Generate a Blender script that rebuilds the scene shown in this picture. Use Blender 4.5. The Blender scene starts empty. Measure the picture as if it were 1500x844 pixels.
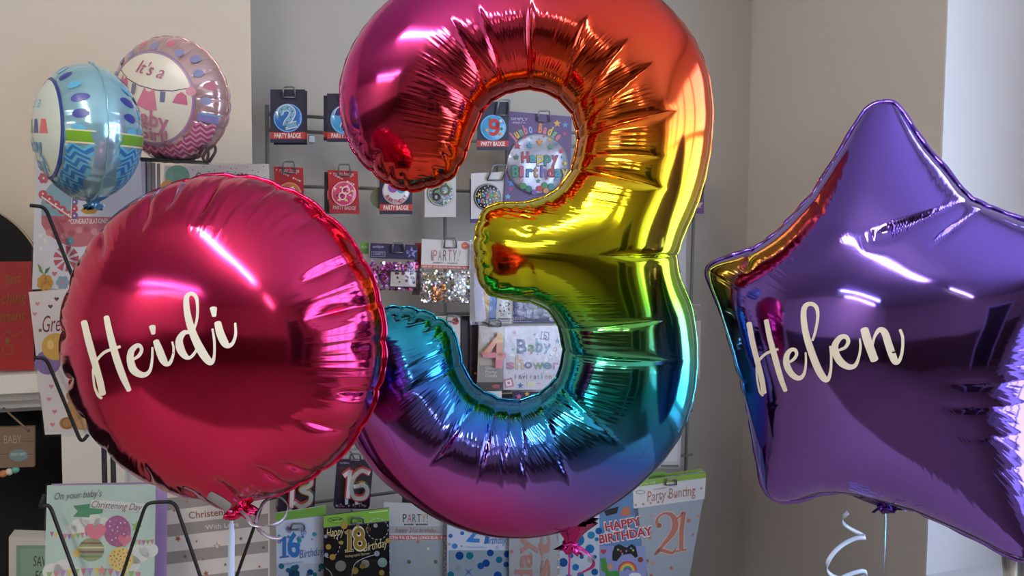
import bpy, bmesh, math, random
import numpy as np
from mathutils import Vector, Matrix
from mathutils.bvhtree import BVHTree

random.seed(7)
rng = np.random.default_rng(7)
scn = bpy.context.scene
COL = scn.collection
PI = math.pi

# ------------------------------------------------------------------ camera
F = 1150.0
CAM = Vector((0, 0, 1.5))
PITCH, ROLL = math.radians(3.3), math.radians(0.4)
RM = Matrix.Rotation(PI / 2 - PITCH, 3, 'X') @ Matrix.Rotation(ROLL, 3, 'Z')
cd = bpy.data.cameras.new('camera')
cam = bpy.data.objects.new('camera', cd)
COL.objects.link(cam)
cam.matrix_world = Matrix.Translation(CAM) @ RM.to_4x4()
cd.sensor_width = 36
cd.lens = 36 * F / 1500
cd.clip_start = 0.02
scn.camera = cam

def ray(px, py):
    return RM @ Vector(((px - 750) / F, -(py - 422) / F, -1))

K = math.tan(math.radians(19.5))          # the shop walls are turned 19.5 degrees to the view
CA, SA = math.cos(math.radians(19.5)), math.sin(math.radians(19.5))
U3, V3, Z3 = Vector((CA, SA, 0)), Vector((-SA, CA, 0)), Vector((0, 0, 1))
NRM = -V3                                  # faces the camera side

def at(px, py, y0, k=K):
    """point of a vertical plane y = y0 + k x seen at a place of the photograph"""
    d = ray(px, py)
    return CAM + d * (y0 / (d.y - k * d.x))

def on_plane(px, py, p0, n):
    d = ray(px, py)
    return CAM + d * ((p0 - CAM).dot(n) / d.dot(n))

# ------------------------------------------------------------------ materials
def lin(h):
    h = h.lstrip('#')
    v = [int(h[i:i + 2], 16) / 255 for i in (0, 2, 4)]
    return tuple((c / 12.92 if c <= .04045 else ((c + .055) / 1.055) ** 2.4) for c in v) + (1,)

_mats = {}
def mat(hexcol, rough=.55, metal=0., coat=0., name=None):
    key = (hexcol, rough, metal, coat)
    if key in _mats:
        return _mats[key]
    m = bpy.data.materials.new(name or 'paint_' + hexcol.strip('#'))
    m.use_nodes = True
    b = m.node_tree.nodes['Principled BSDF']
    b.inputs['Base Color'].default_value = lin(hexcol)
    b.inputs['Roughness'].default_value = rough
    b.inputs['Metallic'].default_value = metal
    b.inputs['Coat Weight'].default_value = coat
    _mats[key] = m
    return m

def wall_mat(name, hexcol, rough=.8, bump=.0006, scale=60, var=.04):
    m = bpy.data.materials.new(name)
    m.use_nodes = True
    nt = m.node_tree
    b = nt.nodes['Principled BSDF']
    b.inputs['Roughness'].default_value = rough
    tc = nt.nodes.new('ShaderNodeTexCoord')
    n1 = nt.nodes.new('ShaderNodeTexNoise'); n1.inputs['Scale'].default_value = 2.2; n1.inputs['Detail'].default_value = 4
    n2 = nt.nodes.new('ShaderNodeTexNoise'); n2.inputs['Scale'].default_value = scale; n2.inputs['Detail'].default_value = 3
    nt.links.new(tc.outputs['Object'], n1.inputs['Vector'])
    nt.links.new(tc.outputs['Object'], n2.inputs['Vector'])
    cr = nt.nodes.new('ShaderNodeMix'); cr.data_type = 'RGBA'
    c = lin(hexcol)
    cr.inputs[6].default_value = tuple(x * (1 - var) for x in c[:3]) + (1,)
    cr.inputs[7].default_value = tuple(min(1, x * (1 + var)) for x in c[:3]) + (1,)
    nt.links.new(n1.outputs['Fac'], cr.inputs[0])
    nt.links.new(cr.outputs[2], b.inputs['Base Color'])
    bp = nt.nodes.new('ShaderNodeBump'); bp.inputs['Distance'].default_value = bump; bp.inputs['Strength'].default_value = .6
    nt.links.new(n2.outputs['Fac'], bp.inputs['Height'])
    nt.links.new(bp.outputs['Normal'], b.inputs['Normal'])
    return m

def emit_mat(name, col, s):
    m = bpy.data.materials.new(name); m.use_nodes = True
    nt = m.node_tree; nt.nodes.clear()
    e = nt.nodes.new('ShaderNodeEmission'); e.inputs[0].default_value = (*col, 1); e.inputs[1].default_value = s
    o = nt.nodes.new('ShaderNodeOutputMaterial'); nt.links.new(e.outputs[0], o.inputs[0])
    return m

def clear_mat(name='clear_plastic', gloss=.1, tint=(1, 1, 1), rough=.12, crinkle=.0015, scale=25):
    m = bpy.data.materials.new(name); m.use_nodes = True
    nt = m.node_tree; nt.nodes.clear()
    t = nt.nodes.new('ShaderNodeBsdfTransparent'); t.inputs[0].default_value = (*tint, 1)
    g = nt.nodes.new('ShaderNodeBsdfGlossy'); g.inputs['Roughness'].default_value = rough
    mx = nt.nodes.new('ShaderNodeMixShader'); mx.inputs[0].default_value = gloss
    tc = nt.nodes.new('ShaderNodeTexCoord')
    n = nt.nodes.new('ShaderNodeTexNoise'); n.inputs['Scale'].default_value = scale; n.inputs['Detail'].default_value = 4
    bp = nt.nodes.new('ShaderNodeBump'); bp.inputs['Distance'].default_value = crinkle
    nt.links.new(tc.outputs['Object'], n.inputs['Vector']); nt.links.new(n.outputs['Fac'], bp.inputs['Height'])
    nt.links.new(bp.outputs[0], g.inputs['Normal'])
    o = nt.nodes.new('ShaderNodeOutputMaterial')
    nt.links.new(t.outputs[0], mx.inputs[1]); nt.links.new(g.outputs[0], mx.inputs[2]); nt.links.new(mx.outputs[0], o.inputs[0])
    return m

def foil_mat(name, base=None, rough=.1, coat=.15, bump=.0012, freq=150., vstretch=5., metal=1., crumple=.0):
    """tinted mirror foil; 'foil_colour' and 'ripple' are mesh attributes, ripples run across the seam"""
    m = bpy.data.materials.new(name); m.use_nodes = True
    nt = m.node_tree; L = nt.links
    b = nt.nodes['Principled BSDF']
    b.inputs['Metallic'].default_value = metal
    b.inputs['Roughness'].default_value = rough
    b.inputs['Coat Weight'].default_value = coat
    b.inputs['Coat Roughness'].default_value = .05
    if base is None:
        a = nt.nodes.new('ShaderNodeAttribute'); a.attribute_name = 'foil_colour'
        L.new(a.outputs['Color'], b.inputs['Base Color'])
    else:
        b.inputs['Base Color'].default_value = lin(base)
    uv = nt.nodes.new('ShaderNodeUVMap'); uv.uv_map = 'seam'
    mp = nt.nodes.new('ShaderNodeMapping'); mp.inputs['Scale'].default_value = (freq, vstretch, 1)
    L.new(uv.outputs[0], mp.inputs['Vector'])
    n = nt.nodes.new('ShaderNodeTexNoise'); n.inputs['Scale'].default_value = 1; n.inputs['Detail'].default_value = .6
    L.new(mp.outputs[0], n.inputs['Vector'])
    ar = nt.nodes.new('ShaderNodeAttribute'); ar.attribute_name = 'ripple'
    mu = nt.nodes.new('ShaderNodeMath'); mu.operation = 'MULTIPLY'
    sb = nt.nodes.new('ShaderNodeMath'); sb.operation = 'SUBTRACT'; sb.inputs[1].default_value = .5
    L.new(n.outputs['Fac'], sb.inputs[0]); L.new(sb.outputs[0], mu.inputs[0]); L.new(ar.outputs['Fac'], mu.inputs[1])
    bp = nt.nodes.new('ShaderNodeBump'); bp.inputs['Distance'].default_value = bump
    L.new(mu.outputs[0], bp.inputs['Height'])
    # very soft waves of the film
    tc = nt.nodes.new('ShaderNodeTexCoord')
    n2 = nt.nodes.new('ShaderNodeTexNoise'); n2.inputs['Scale'].default_value = 9; n2.inputs['Detail'].default_value = 1
    L.new(tc.outputs['Object'], n2.inputs['Vector'])
    b2 = nt.nodes.new('ShaderNodeBump'); b2.inputs['Distance'].default_value = .004 + crumple
    L.new(n2.outputs['Fac'], b2.inputs['Height']); L.new(bp.outputs[0], b2.inputs['Normal'])
    L.new(b2.outputs[0], b.inputs['Normal'])
    return m

# ------------------------------------------------------------------ objects
def tag(o, label=None, cat=None, group=None, kind=None):
    if label: o['label'] = label
    if cat: o['category'] = cat
    if group: o['group'] = group
    if kind: o['kind'] = kind
    return o

def link_mesh(name, verts, faces, mats, midx=None, origin=Vector((0, 0, 0)), parent=None, smooth=False):
    me = bpy.data.meshes.new(name)
    vs = [tuple(Vector(v) - origin) for v in verts]
    me.from_pydata(vs, [], faces)
    for m in mats: me.materials.append(m)
    if midx is not None: me.polygons.foreach_set('material_index', midx)
    if smooth: me.polygons.foreach_set('use_smooth', [True] * len(me.polygons))
    me.update()
    o = bpy.data.objects.new(name, me)
    COL.objects.link(o)
    if parent is None:
        o.location = origin
    else:
        o.parent = parent
        o.location = origin - world_loc(parent)
    return o

def world_loc(o):
    v = o.location.copy()
    while o.parent is not None:
        o = o.parent; v += o.location
    return v

def empty(name, loc, parent=None):
    o = bpy.data.objects.new(name, None); COL.objects.link(o)
    if parent is None: o.location = loc
    else: o.parent = parent; o.location = loc - world_loc(parent)
    return o

class MB:
    """collects geometry (world coordinates) for one mesh object"""
    def __init__(s): s.v = []; s.f = []; s.m = []; s.mats = []; s.sm = []
    def mi(s, m):
        if m not in s.mats: s.mats.append(m)
        return s.mats.index(m)
    def add(s, vs, fs, m, smooth=False):
        b = len(s.v); s.v += [Vector(v) for v in vs]
        i = s.mi(m)
        for f in fs: s.f.append(tuple(b + k for k in f)); s.m.append(i); s.sm.append(smooth)
    def box(s, p, ax, m, bev=0):
        """p corner-centred box: centre p, half axes ax (3 vectors)"""
        a, b, c = ax
        vs = [p + i * a + j * b + k * c for i in (-1, 1) for j in (-1, 1) for k in (-1, 1)]
        s.add(vs, [(0, 1, 3, 2), (4, 6, 7, 5), (0, 4, 5, 1), (2, 3, 7, 6), (0, 2, 6, 4), (1, 5, 7, 3)], m)
    def rbox(s, u0, u1, v0, v1, z0, z1, m):
        c = U3 * ((u0 + u1) / 2) + V3 * ((v0 + v1) / 2) + Z3 * ((z0 + z1) / 2)
        s.box(c, (U3 * (u1 - u0) / 2, V3 * (v1 - v0) / 2, Z3 * (z1 - z0) / 2), m)
    def tube(s, pts, r, m, n=8, closed=False):
        pts = [Vector(p) for p in pts]
        N = len(pts); rings = []
        t0 = (pts[1] - pts[0]).normalized()
        up = Vector((0, 0, 1)) if abs(t0.z) < .9 else Vector((1, 0, 0))
        nv = t0.cross(up).normalized()
        for i, p in enumerate(pts):
            if closed: t = (pts[(i + 1) % N] - pts[i - 1]).normalized()
            else: t = (pts[min(i + 1, N - 1)] - pts[max(i - 1, 0)]).normalized()
            nv = (nv - t * nv.dot(t)).normalized(); bv = t.cross(nv)
            rr = r[i] if isinstance(r, (list, tuple)) else r
            rings.append([p + (nv * math.cos(a) + bv * math.sin(a)) * rr for a in (2 * PI * k / n for k in range(n))])
        vs = [v for rg in rings for v in rg]; fs = []
        for i in range(N if closed else N - 1):
            j = (i + 1) % N
            for k in range(n): fs.append((i * n + k, i * n + (k + 1) % n, j * n + (k + 1) % n, j * n + k))
        if not closed:
            fs.append(tuple(range(n))[::-1]); fs.append(tuple((N - 1) * n + k for k in range(n)))
        s.add(vs, fs, m, True)
    def slab(s, pts, n, t, m, mside=None):
        """outline pts (front, world), thickness t backwards from normal n"""
        k = len(pts); back = [p - n * t for p in pts]
        s.add(list(pts) + back, [tuple(range(k)), tuple(range(2 * k - 1, k - 1, -1))], m)
        s.add(list(pts) + back, [(i, (i + 1) % k, k + (i + 1) % k, k + i) for i in range(k)], mside or m)
    def build(s, name, parent=None, origin=None):
        if origin is None:
            if parent is not None: origin = world_loc(parent)
            else:
                lo = Vector([min(v[i] for v in s.v) for i in range(3)]); hi = Vector([max(v[i] for v in s.v) for i in range(3)])
                origin = (lo + hi) / 2; origin.z = lo.z
        o = link_mesh(name, s.v, s.f, s.mats, s.m, origin, parent)
        o.data.polygons.foreach_set('use_smooth', s.sm)
        o.data.update()
        return o

def arc_pts(pts, r=.5, n=6):
    """round the corners of a polyline"""
    out = [Vector(pts[0])]
    for a, b, c in zip(pts, pts[1:], pts[2:]):
        a, b, c = Vector(a), Vector(b), Vector(c)
        ra = min(r, (a - b).length * .45); rc = min(r, (c - b).length * .45)
        p = b + (a - b).normalized() * ra; q = b + (c - b).normalized() * rc
        for i in range(n + 1):
            t = i / n
            out.append(p * (1 - t) ** 2 + b * 2 * t * (1 - t) + q * t * t)
    out.append(Vector(pts[-1]))
    return out

def spline(pts, n):
    """Catmull-Rom through rows of pts (numpy), n samples per span"""
    P = np.array(pts, float)
    P = np.vstack([2 * P[0] - P[1], P, 2 * P[-1] - P[-2]])
    out = []
    for i in range(1, len(P) - 2):
        p0, p1, p2, p3 = P[i - 1:i + 3]
        for k in range(n):
            t = k / n
            out.append(.5 * (2 * p1 + (p2 - p0) * t + (2 * p0 - 5 * p1 + 4 * p2 - p3) * t * t + (3 * p1 - p0 - 3 * p2 + p3) * t ** 3))
    out.append(P[-2])
    return np.array(out)

# ------------------------------------------------------------------ lettering
_tcache = {}
def text2d(txt, bold=0., shear=0.):
    """vertices and faces of a line of type, scaled to cap height 1"""
    key = (txt, bold, shear)
    if key in _tcache: return _tcache[key]
    cu = bpy.data.curves.new('type', 'FONT'); cu.body = txt; cu.size = 1; cu.shear = shear; cu.offset = bold
    cu.resolution_u = 3; cu.fill_mode = 'FRONT'
    o = bpy.data.objects.new('type', cu); COL.objects.link(o)
    dg = bpy.context.evaluated_depsgraph_get()
    me = bpy.data.meshes.new_from_object(o.evaluated_get(dg))
    vs = [(v.co.x, v.co.y) for v in me.vertices]; fs = [tuple(p.vertices) for p in me.polygons]
    bpy.data.objects.remove(o); bpy.data.curves.remove(cu); bpy.data.meshes.remove(me)
    CAPH = .69
    x0 = min(v[0] for v in vs); x1 = max(v[0] for v in vs)
    vs = [((x - x0) / (x1 - x0), y / CAPH) for x, y in vs]
    _tcache[key] = (vs, fs)
    return _tcache[key]

class Sheet:
    """a flat printed thing, drawn at its place of the photograph on a plane of the shop"""
    def __init__(s, y0, k=K):
        s.y0, s.k = y0, k
        s.n = Vector((k, -1, 0)).normalized()
        s.parts = {}
    def P(s, x, y, lift=0.): return at(x, y, s.y0, s.k) + s.n * lift
    def mb(s, part):
        return s.parts.setdefault(part, MB())
    def body(s, pts, col, t=.0015, part='body', lift=0., **kw):
        m = col if not isinstance(col, str) else mat(col, **kw)
        s.mb(part).slab([s.P(x, y, lift) for x, y in pts], s.n, t, m)
    def poly(s, part, pts, col, L=1, **kw):
        m = col if not isinstance(col, str) else mat(col, **kw)
        s.mb(part).add([s.P(x, y, L * .0003) for x, y in pts], [tuple(range(len(pts)))], m)
    def rect(s, part, x0, y0, x1, y1, col, L=1, sl=0., **kw):
        d = sl * (x1 - x0)
        s.poly(part, [(x0, y0), (x1, y0 + d), (x1, y1 + d), (x0, y1)], col, L, **kw)
    def circ(s, part, cx, cy, r, col, L=1, ry=None, n=20, **kw):
        ry = ry or r
        s.poly(part, [(cx + r * math.cos(2 * PI * i / n), cy + ry * math.sin(2 * PI * i / n)) for i in range(n)], col, L, **kw)
    def ring(s, part, cx, cy, r, w, col, L=1, n=24, a0=0, a1=2 * PI, **kw):
        m = mat(col, **kw); vs = []; fs = []
        for i in range(n + 1):
            a = a0 + (a1 - a0) * i / n
            vs += [s.P(cx + (r - w) * math.cos(a), cy + (r - w) * math.sin(a), L * .0003), s.P(cx + r * math.cos(a), cy + r * math.sin(a), L * .0003)]
            if i: fs.append((2 * i - 2, 2 * i - 1, 2 * i + 1, 2 * i))
        s.mb(part).add(vs, fs, m)
    def star(s, part, cx, cy, r, col, L=1, n=5, rot=0., inner=.42, **kw):
        s.poly(part, [(cx + (r if i % 2 == 0 else r * inner) * math.sin(PI * i / n + rot), cy - (r if i % 2 == 0 else r * inner) * math.cos(PI * i / n + rot)) for i in range(2 * n)], col, L, **kw)
    def heart(s, part, cx, cy, r, col, L=1, rot=0., **kw):
        pts = []
        for i in range(24):
            t = 2 * PI * i / 24
            x = 16 * math.sin(t) ** 3 / 16 * r; y = -(13 * math.cos(t) - 5 * math.cos(2 * t) - 2 * math.cos(3 * t) - math.cos(4 * t)) / 16 * r
            pts.append((cx + x * math.cos(rot) - y * math.sin(rot), cy + x * math.sin(rot) + y * math.cos(rot)))
        s.poly(part, pts, col, L, **kw)
    def stroke(s, part, pts, w, col, L=1, n=6, sm=True, **kw):
        """a pen line; w full width in px or per-point list"""
        P = np.array([(p[0], p[1], (w[i] if isinstance(w, (list, tuple)) else w)) for i, p in enumerate(pts)], float)
        if sm and len(P) > 2: P = spline(P, n)
        m = mat(col, **kw)
        d = np.gradient(P[:, :2], axis=0); d /= np.linalg.norm(d, axis=1)[:, None] + 1e-9
        nr = np.stack([-d[:, 1], d[:, 0]], 1)
        A = P[:, :2] + nr * P[:, 2:3] / 2; B = P[:, :2] - nr * P[:, 2:3] / 2
        vs = []
        for a, b in zip(A, B): vs += [s.P(*a, L * .0003), s.P(*b, L * .0003)]
        s.mb(part).add(vs, [(2 * i, 2 * i + 1, 2 * i + 3, 2 * i + 2) for i in range(len(A) - 1)], m)
    def text(s, part, txt, x0, y0, x1, y1, h, col, L=2, bold=0., shear=0., **kw):
        vs, fs = text2d(txt, bold, shear)
        dx, dy = x1 - x0, y1 - y0; ln = math.hypot(dx, dy); ux, uy = dx / ln, dy / ln
        m = col if not isinstance(col, str) else mat(col, **kw)
        s.mb(part).add([s.P(x0 + dx * a + uy * b * h, y0 + dy * a - ux * b * h, L * .0003) for a, b in vs], fs, m)
    def arctext(s, part, txt, cx, cy, r, a0, a1, h, cols, L=2, bold=.02, below=False):
        """letters on an arc, angles in degrees clockwise from the top"""
        n = len(txt)
        for i, c in enumerate(txt):
            if c == ' ': continue
            a = math.radians(a0 + (a1 - a0) * (i + .5) / n)
            w = abs(math.radians(a1 - a0)) * r / n * .82
            if c in 'iIl!': w *= .45
            x, y = cx + r * math.sin(a), cy - r * math.cos(a)
            tx, ty = math.cos(a), math.sin(a)
            if below: tx, ty = -tx, -ty
            s.text(part, c, x - tx * w / 2, y - ty * w / 2, x + tx * w / 2, y + ty * w / 2, h, cols[i % len(cols)], L, bold)
    def make(s, name, label, cat, group=None, root='body'):
        o = s.parts[root].build(name)
        tag(o, label, cat, group)
        for k, mb in s.parts.items():
            if k != root and mb.v: mb.build(k, o)
        return o
# ------------------------------------------------------------------ foil balloons
def inside_poly(X, Y, P):
    ins = np.zeros(X.shape, bool)
    x0, y0 = P[-1]
    for x1, y1 in P:
        c = ((y0 > Y) != (y1 > Y))
        if y1 != y0:
            ins ^= c & (X < (x1 - x0) * (Y - y0) / (y1 - y0) + x0)
        x0, y0 = x1, y1
    return ins

def edge_dist(Q, P):
    """distance of points Q (n,2) to the closed outline P"""
    A = P; B = np.roll(P, -1, 0); AB = B - A; L2 = (AB ** 2).sum(1) + 1e-12
    out = np.empty(len(Q))
    for i in range(0, len(Q), 4000):
        q = Q[i:i + 4000, None, :] - A[None]
        t = np.clip((q * AB).sum(2) / L2, 0, 1)
        out[i:i + 4000] = np.sqrt(((q - t[..., None] * AB) ** 2).sum(2).min(1))
    return out

def inflate(outline, Q, step=.0035, iters=900):
    """height of a film blown up inside the outline, at points Q"""
    P = outline[::max(1, len(outline) // 260)]
    lo = P.min(0) - 3 * step; hi = P.max(0) + 3 * step
    phi = None
    for st in (step * 4, step * 2, step):
        nx = int((hi[0] - lo[0]) / st) + 2; ny = int((hi[1] - lo[1]) / st) + 2
        gx = lo[0] + np.arange(nx) * st; gy = lo[1] + np.arange(ny) * st
        X, Y = np.meshgrid(gx, gy)
        M = inside_poly(X, Y, P)
        if phi is None: new = np.zeros_like(X)
        else:
            fx = np.clip((X - lo[0]) / pst, 0, phi.shape[1] - 1.001); fy = np.clip((Y - lo[1]) / pst, 0, phi.shape[0] - 1.001)
            i = fx.astype(int); j = fy.astype(int); a = fx - i; b = fy - j
            new = phi[j, i] * (1 - a) * (1 - b) + phi[j, i + 1] * a * (1 - b) + phi[j + 1, i] * (1 - a) * b + phi[j + 1, i + 1] * a * b
        new[~M] = 0; phi = new; pst = st
        par = ((np.add.outer(np.arange(ny), np.arange(nx)) % 2) == 0)
        om = 1.85
        for it in range(iters if st == step * 4 else iters // 3):
            for c in (par, ~par):
                s = np.zeros_like(phi)
                s[1:-1, 1:-1] = (phi[2:, 1:-1] + phi[:-2, 1:-1] + phi[1:-1, 2:] + phi[1:-1, :-2] + st * st) / 4
                u = M & c
                phi[u] += om * (s[u] - phi[u])
    pts = np.stack([X.ravel(), Y.ravel()], 1)
    d = np.zeros(len(pts)); mi = M.ravel(); d[mi] = edge_dist(pts[mi], P); d = d.reshape(X.shape)
    good = M & (d > 1.6 * step)
    rho = np.where(good, phi / np.maximum(d, 1e-9), 0); w = good.astype(float)
    for _ in range(14):
        sr = np.zeros_like(rho); sw = np.zeros_like(w)
        for dj in (-1, 0, 1):
            for di in (-1, 0, 1):
                sr += np.roll(np.roll(rho * w, dj, 0), di, 1); sw += np.roll(np.roll(w, dj, 0), di, 1)
        fill = (w == 0) & (sw > 0)
        rho = np.where(fill, sr / np.maximum(sw, 1e-9), rho); w = np.where(fill, 1., w)
    dq = edge_dist(Q, P)
    fx = np.clip((Q[:, 0] - lo[0]) / step, 1, X.shape[1] - 3.001); fy = np.clip((Q[:, 1] - lo[1]) / step, 1, X.shape[0] - 3.001)
    i = fx.astype(int); j = fy.astype(int); a = fx - i; b = fy - j
    def bw(t): return [(1 - t) ** 3 / 6, (3 * t ** 3 - 6 * t ** 2 + 4) / 6, (-3 * t ** 3 + 3 * t ** 2 + 3 * t + 1) / 6, t ** 3 / 6]
    def samp(F):
        wa, wb = bw(a), bw(b); r = 0
        for q in range(4):
            for p in range(4): r = r + F[j + q - 1, i + p - 1] * wa[p] * wb[q]
        return r
    near = 1 - smoothstep(3 * step, 7 * step, dq)
    ph = dq * samp(rho) * near + samp(phi) * (1 - near)
    return np.sqrt(np.maximum(0, 2 * ph))

def seg_dist(Q, a, b):
    a = np.array(a, float); b = np.array(b, float); ab = b - a; L = math.hypot(*ab)
    t = ((Q - a) @ ab) / (L * L)
    tc = np.clip(t, -.02, 1.)
    d = np.sqrt(((Q - a - tc[:, None] * ab) ** 2).sum(1))
    return d, t, L

def foil_shell(name, A, B, H, e1, e2, n, c0, material, wrap, UV, ripple, colour=None, parent=None, flat_back=.9):
    """closed shell from plane coordinates A, B (Nt,Nu) and heights H; row ends lie on the seam"""
    Nt, Nu = A.shape
    W = lambda sgn: [c0 + e1 * float(a) + e2 * float(b) + n * float(sgn * h) for a, b, h in zip(A.ravel(), B.ravel(), H.ravel())]
    front = W(1.); back = W(-flat_back)
    fs = []; uvs = []
    rows = Nt if wrap else Nt - 1
    for i in range(rows):
        j = (i + 1) % Nt
        for k in range(Nu - 1):
            a, b, c, d = i * Nu + k, i * Nu + k + 1, j * Nu + k + 1, j * Nu + k
            fs.append((a, b, c, d))
            ui, uj = UV[i, k, 0], UV[j, k, 0] if j else UV[i, k, 0] + (UV[1, k, 0] - UV[0, k, 0])
            uvs += [(ui, UV[i, k, 1]), (ui, UV[i, k + 1, 1]), (uj, UV[j, k + 1, 1]), (uj, UV[j, k, 1])]
    # orientation of the first grid: make front faces look along n
    f0 = fs[len(fs) // 2]; v0, v1, v2 = (front[q] for q in f0[:3])
    flip = (v1 - v0).cross(v2 - v0).dot(n) < 0
    off = len(front); F2 = []; U2 = []
    for q, f in enumerate(fs):
        u = uvs[4 * q:4 * q + 4]
        F2.append(f[::-1] if flip else f); U2 += (u[::-1] if flip else u)
    for q, f in enumerate(fs):
        u = uvs[4 * q:4 * q + 4]; g = tuple(v + off for v in f)
        F2.append(g if flip else g[::-1]); U2 += (u if flip else u[::-1])
    o = link_mesh(name, front + back, F2, [material], None, c0, parent, smooth=True)
    me = o.data
    uvl = me.uv_layers.new(name='seam')
    uvl.data.foreach_set('uv', np.array(U2, np.float32).ravel())
    at_ = me.attributes.new('ripple', 'FLOAT', 'POINT')
    at_.data.foreach_set('value', np.tile(ripple.ravel(), 2).astype(np.float32))
    if colour is not None:
        ca = me.attributes.new('foil_colour', 'FLOAT_COLOR', 'POINT')
        ca.data.foreach_set('color', np.tile(np.concatenate([colour.reshape(-1, 3), np.ones((A.size, 1))], 1), (2, 1)).astype(np.float32).ravel())
    return o, front

def seam_edge(outline, e1, e2, n, c0, material, parent, w=.006, colours=None, wob=.0006, scallop=None):
    """the flat welded rim round the balloon, outline (N,2) in plane coordinates"""
    P = outline; T = np.roll(P, -1, 0) - np.roll(P, 1, 0); T /= np.linalg.norm(T, axis=1)[:, None] + 1e-9
    area = .5 * np.sum(P[:, 0] * np.roll(P[:, 1], -1) - P[:, 1] * np.roll(P[:, 0], -1))
    Nn = np.stack([T[:, 1], -T[:, 0]], 1) * (1 if area > 0 else -1)
    s = np.cumsum(np.r_[0, np.linalg.norm(np.diff(P, axis=0), axis=1)])
    wv = w * (1 + .10 * np.sin(s * 160 + 3 * np.sin(s * 21)))
    z = wob * np.sin(s * 260 + 2 * np.sin(s * 43))
    vs = []; 
    for i in range(len(P)):
        a = P[i] - Nn[i] * .001; b = P[i] + Nn[i] * wv[i]
        vs += [c0 + e1 * float(a[0]) + e2 * float(a[1]) + n * .0004, c0 + e1 * float(b[0]) + e2 * float(b[1]) + n * float(z[i] + .0003),
               c0 + e1 * float(b[0]) + e2 * float(b[1]) + n * float(z[i] - .0003), c0 + e1 * float(a[0]) + e2 * float(a[1]) - n * .0004]
    N = len(P); fs = []
    for i in range(N):
        j = (i + 1) % N
        for k in range(4):
            fs.append((4 * i + k, 4 * i + (k + 1) % 4, 4 * j + (k + 1) % 4, 4 * j + k))
    o = link_mesh('seam_edge', vs, fs, [material], None, world_loc(parent), parent, smooth=True)
    if colours is not None:
        ca = o.data.attributes.new('foil_colour', 'FLOAT_COLOR', 'POINT')
        c = np.repeat(np.concatenate([colours, np.ones((N, 1))], 1), 4, 0)
        ca.data.foreach_set('color', c.astype(np.float32).ravel())
    return o

def plane_xy(px, py, c0, n, e1, e2):
    v = on_plane(px, py, c0, n) - c0
    return v.dot(e1), v.dot(e2)

def smoothstep(a, b, x):
    t = np.clip((x - a) / (b - a), 0, 1); return t * t * (3 - 2 * t)

def neck_mesh(parent, name, top, pts, widths, depth, material, wdir=Vector((1, 0, 0)), seed=1, n=28):
    """gathered foil tail: centre points, half widths, half depths"""
    r = random.Random(seed); vs = []; ph = [r.uniform(0, 6.28) for _ in range(4)]
    M = len(pts)
    for i, p in enumerate(pts):
        t = i / (M - 1)
        t_dir = (pts[min(i + 1, M - 1)] - pts[max(i - 1, 0)]).normalized()
        w = (wdir - t_dir * wdir.dot(t_dir)).normalized(); d = t_dir.cross(w)
        for k in range(n):
            a = 2 * PI * k / n
            wr = 1 + .22 * t * math.sin(5 * a + ph[0] + t * 1.5) + .16 * math.sin(9 * a + ph[1])
            vs.append(p + w * (widths[i] * wr * math.cos(a)) + d * (depth[i] * wr * math.sin(a)) + t_dir * (.004 * t * math.sin(7 * a + ph[2])))
    fs = [(i * n + k, i * n + (k + 1) % n, (i + 1) * n + (k + 1) % n, (i + 1) * n + k) for i in range(M - 1) for k in range(n)]
    fs.append(tuple((M - 1) * n + k for k in range(n)))
    return link_mesh(name, vs, fs, [material], None, world_loc(parent), parent, smooth=True)

def ribbon_mesh(parent, name, pts, w, material, wdirs, origin=None, thick=.0002):
    vs = []; fs = []
    N = len(pts)
    for i, p in enumerate(pts):
        t = (pts[min(i + 1, N - 1)] - pts[max(i - 1, 0)]).normalized()
        wd = wdirs[i] if isinstance(wdirs, list) else wdirs
        wd = (wd - t * wd.dot(t)).normalized(); nn = t.cross(wd)
        ww = w[i] if isinstance(w, list) else w
        vs += [p + wd * ww / 2 + nn * thick, p - wd * ww / 2 + nn * thick, p - wd * ww / 2 - nn * thick, p + wd * ww / 2 - nn * thick]
        if i:
            for k in range(4):
                fs.append((4 * i - 4 + k, 4 * i - 4 + (k + 1) % 4, 4 * i + (k + 1) % 4, 4 * i + k))
    return link_mesh(name, vs, fs, [material], None, world_loc(parent) if parent else (origin or pts[0]), parent, smooth=True)

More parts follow.
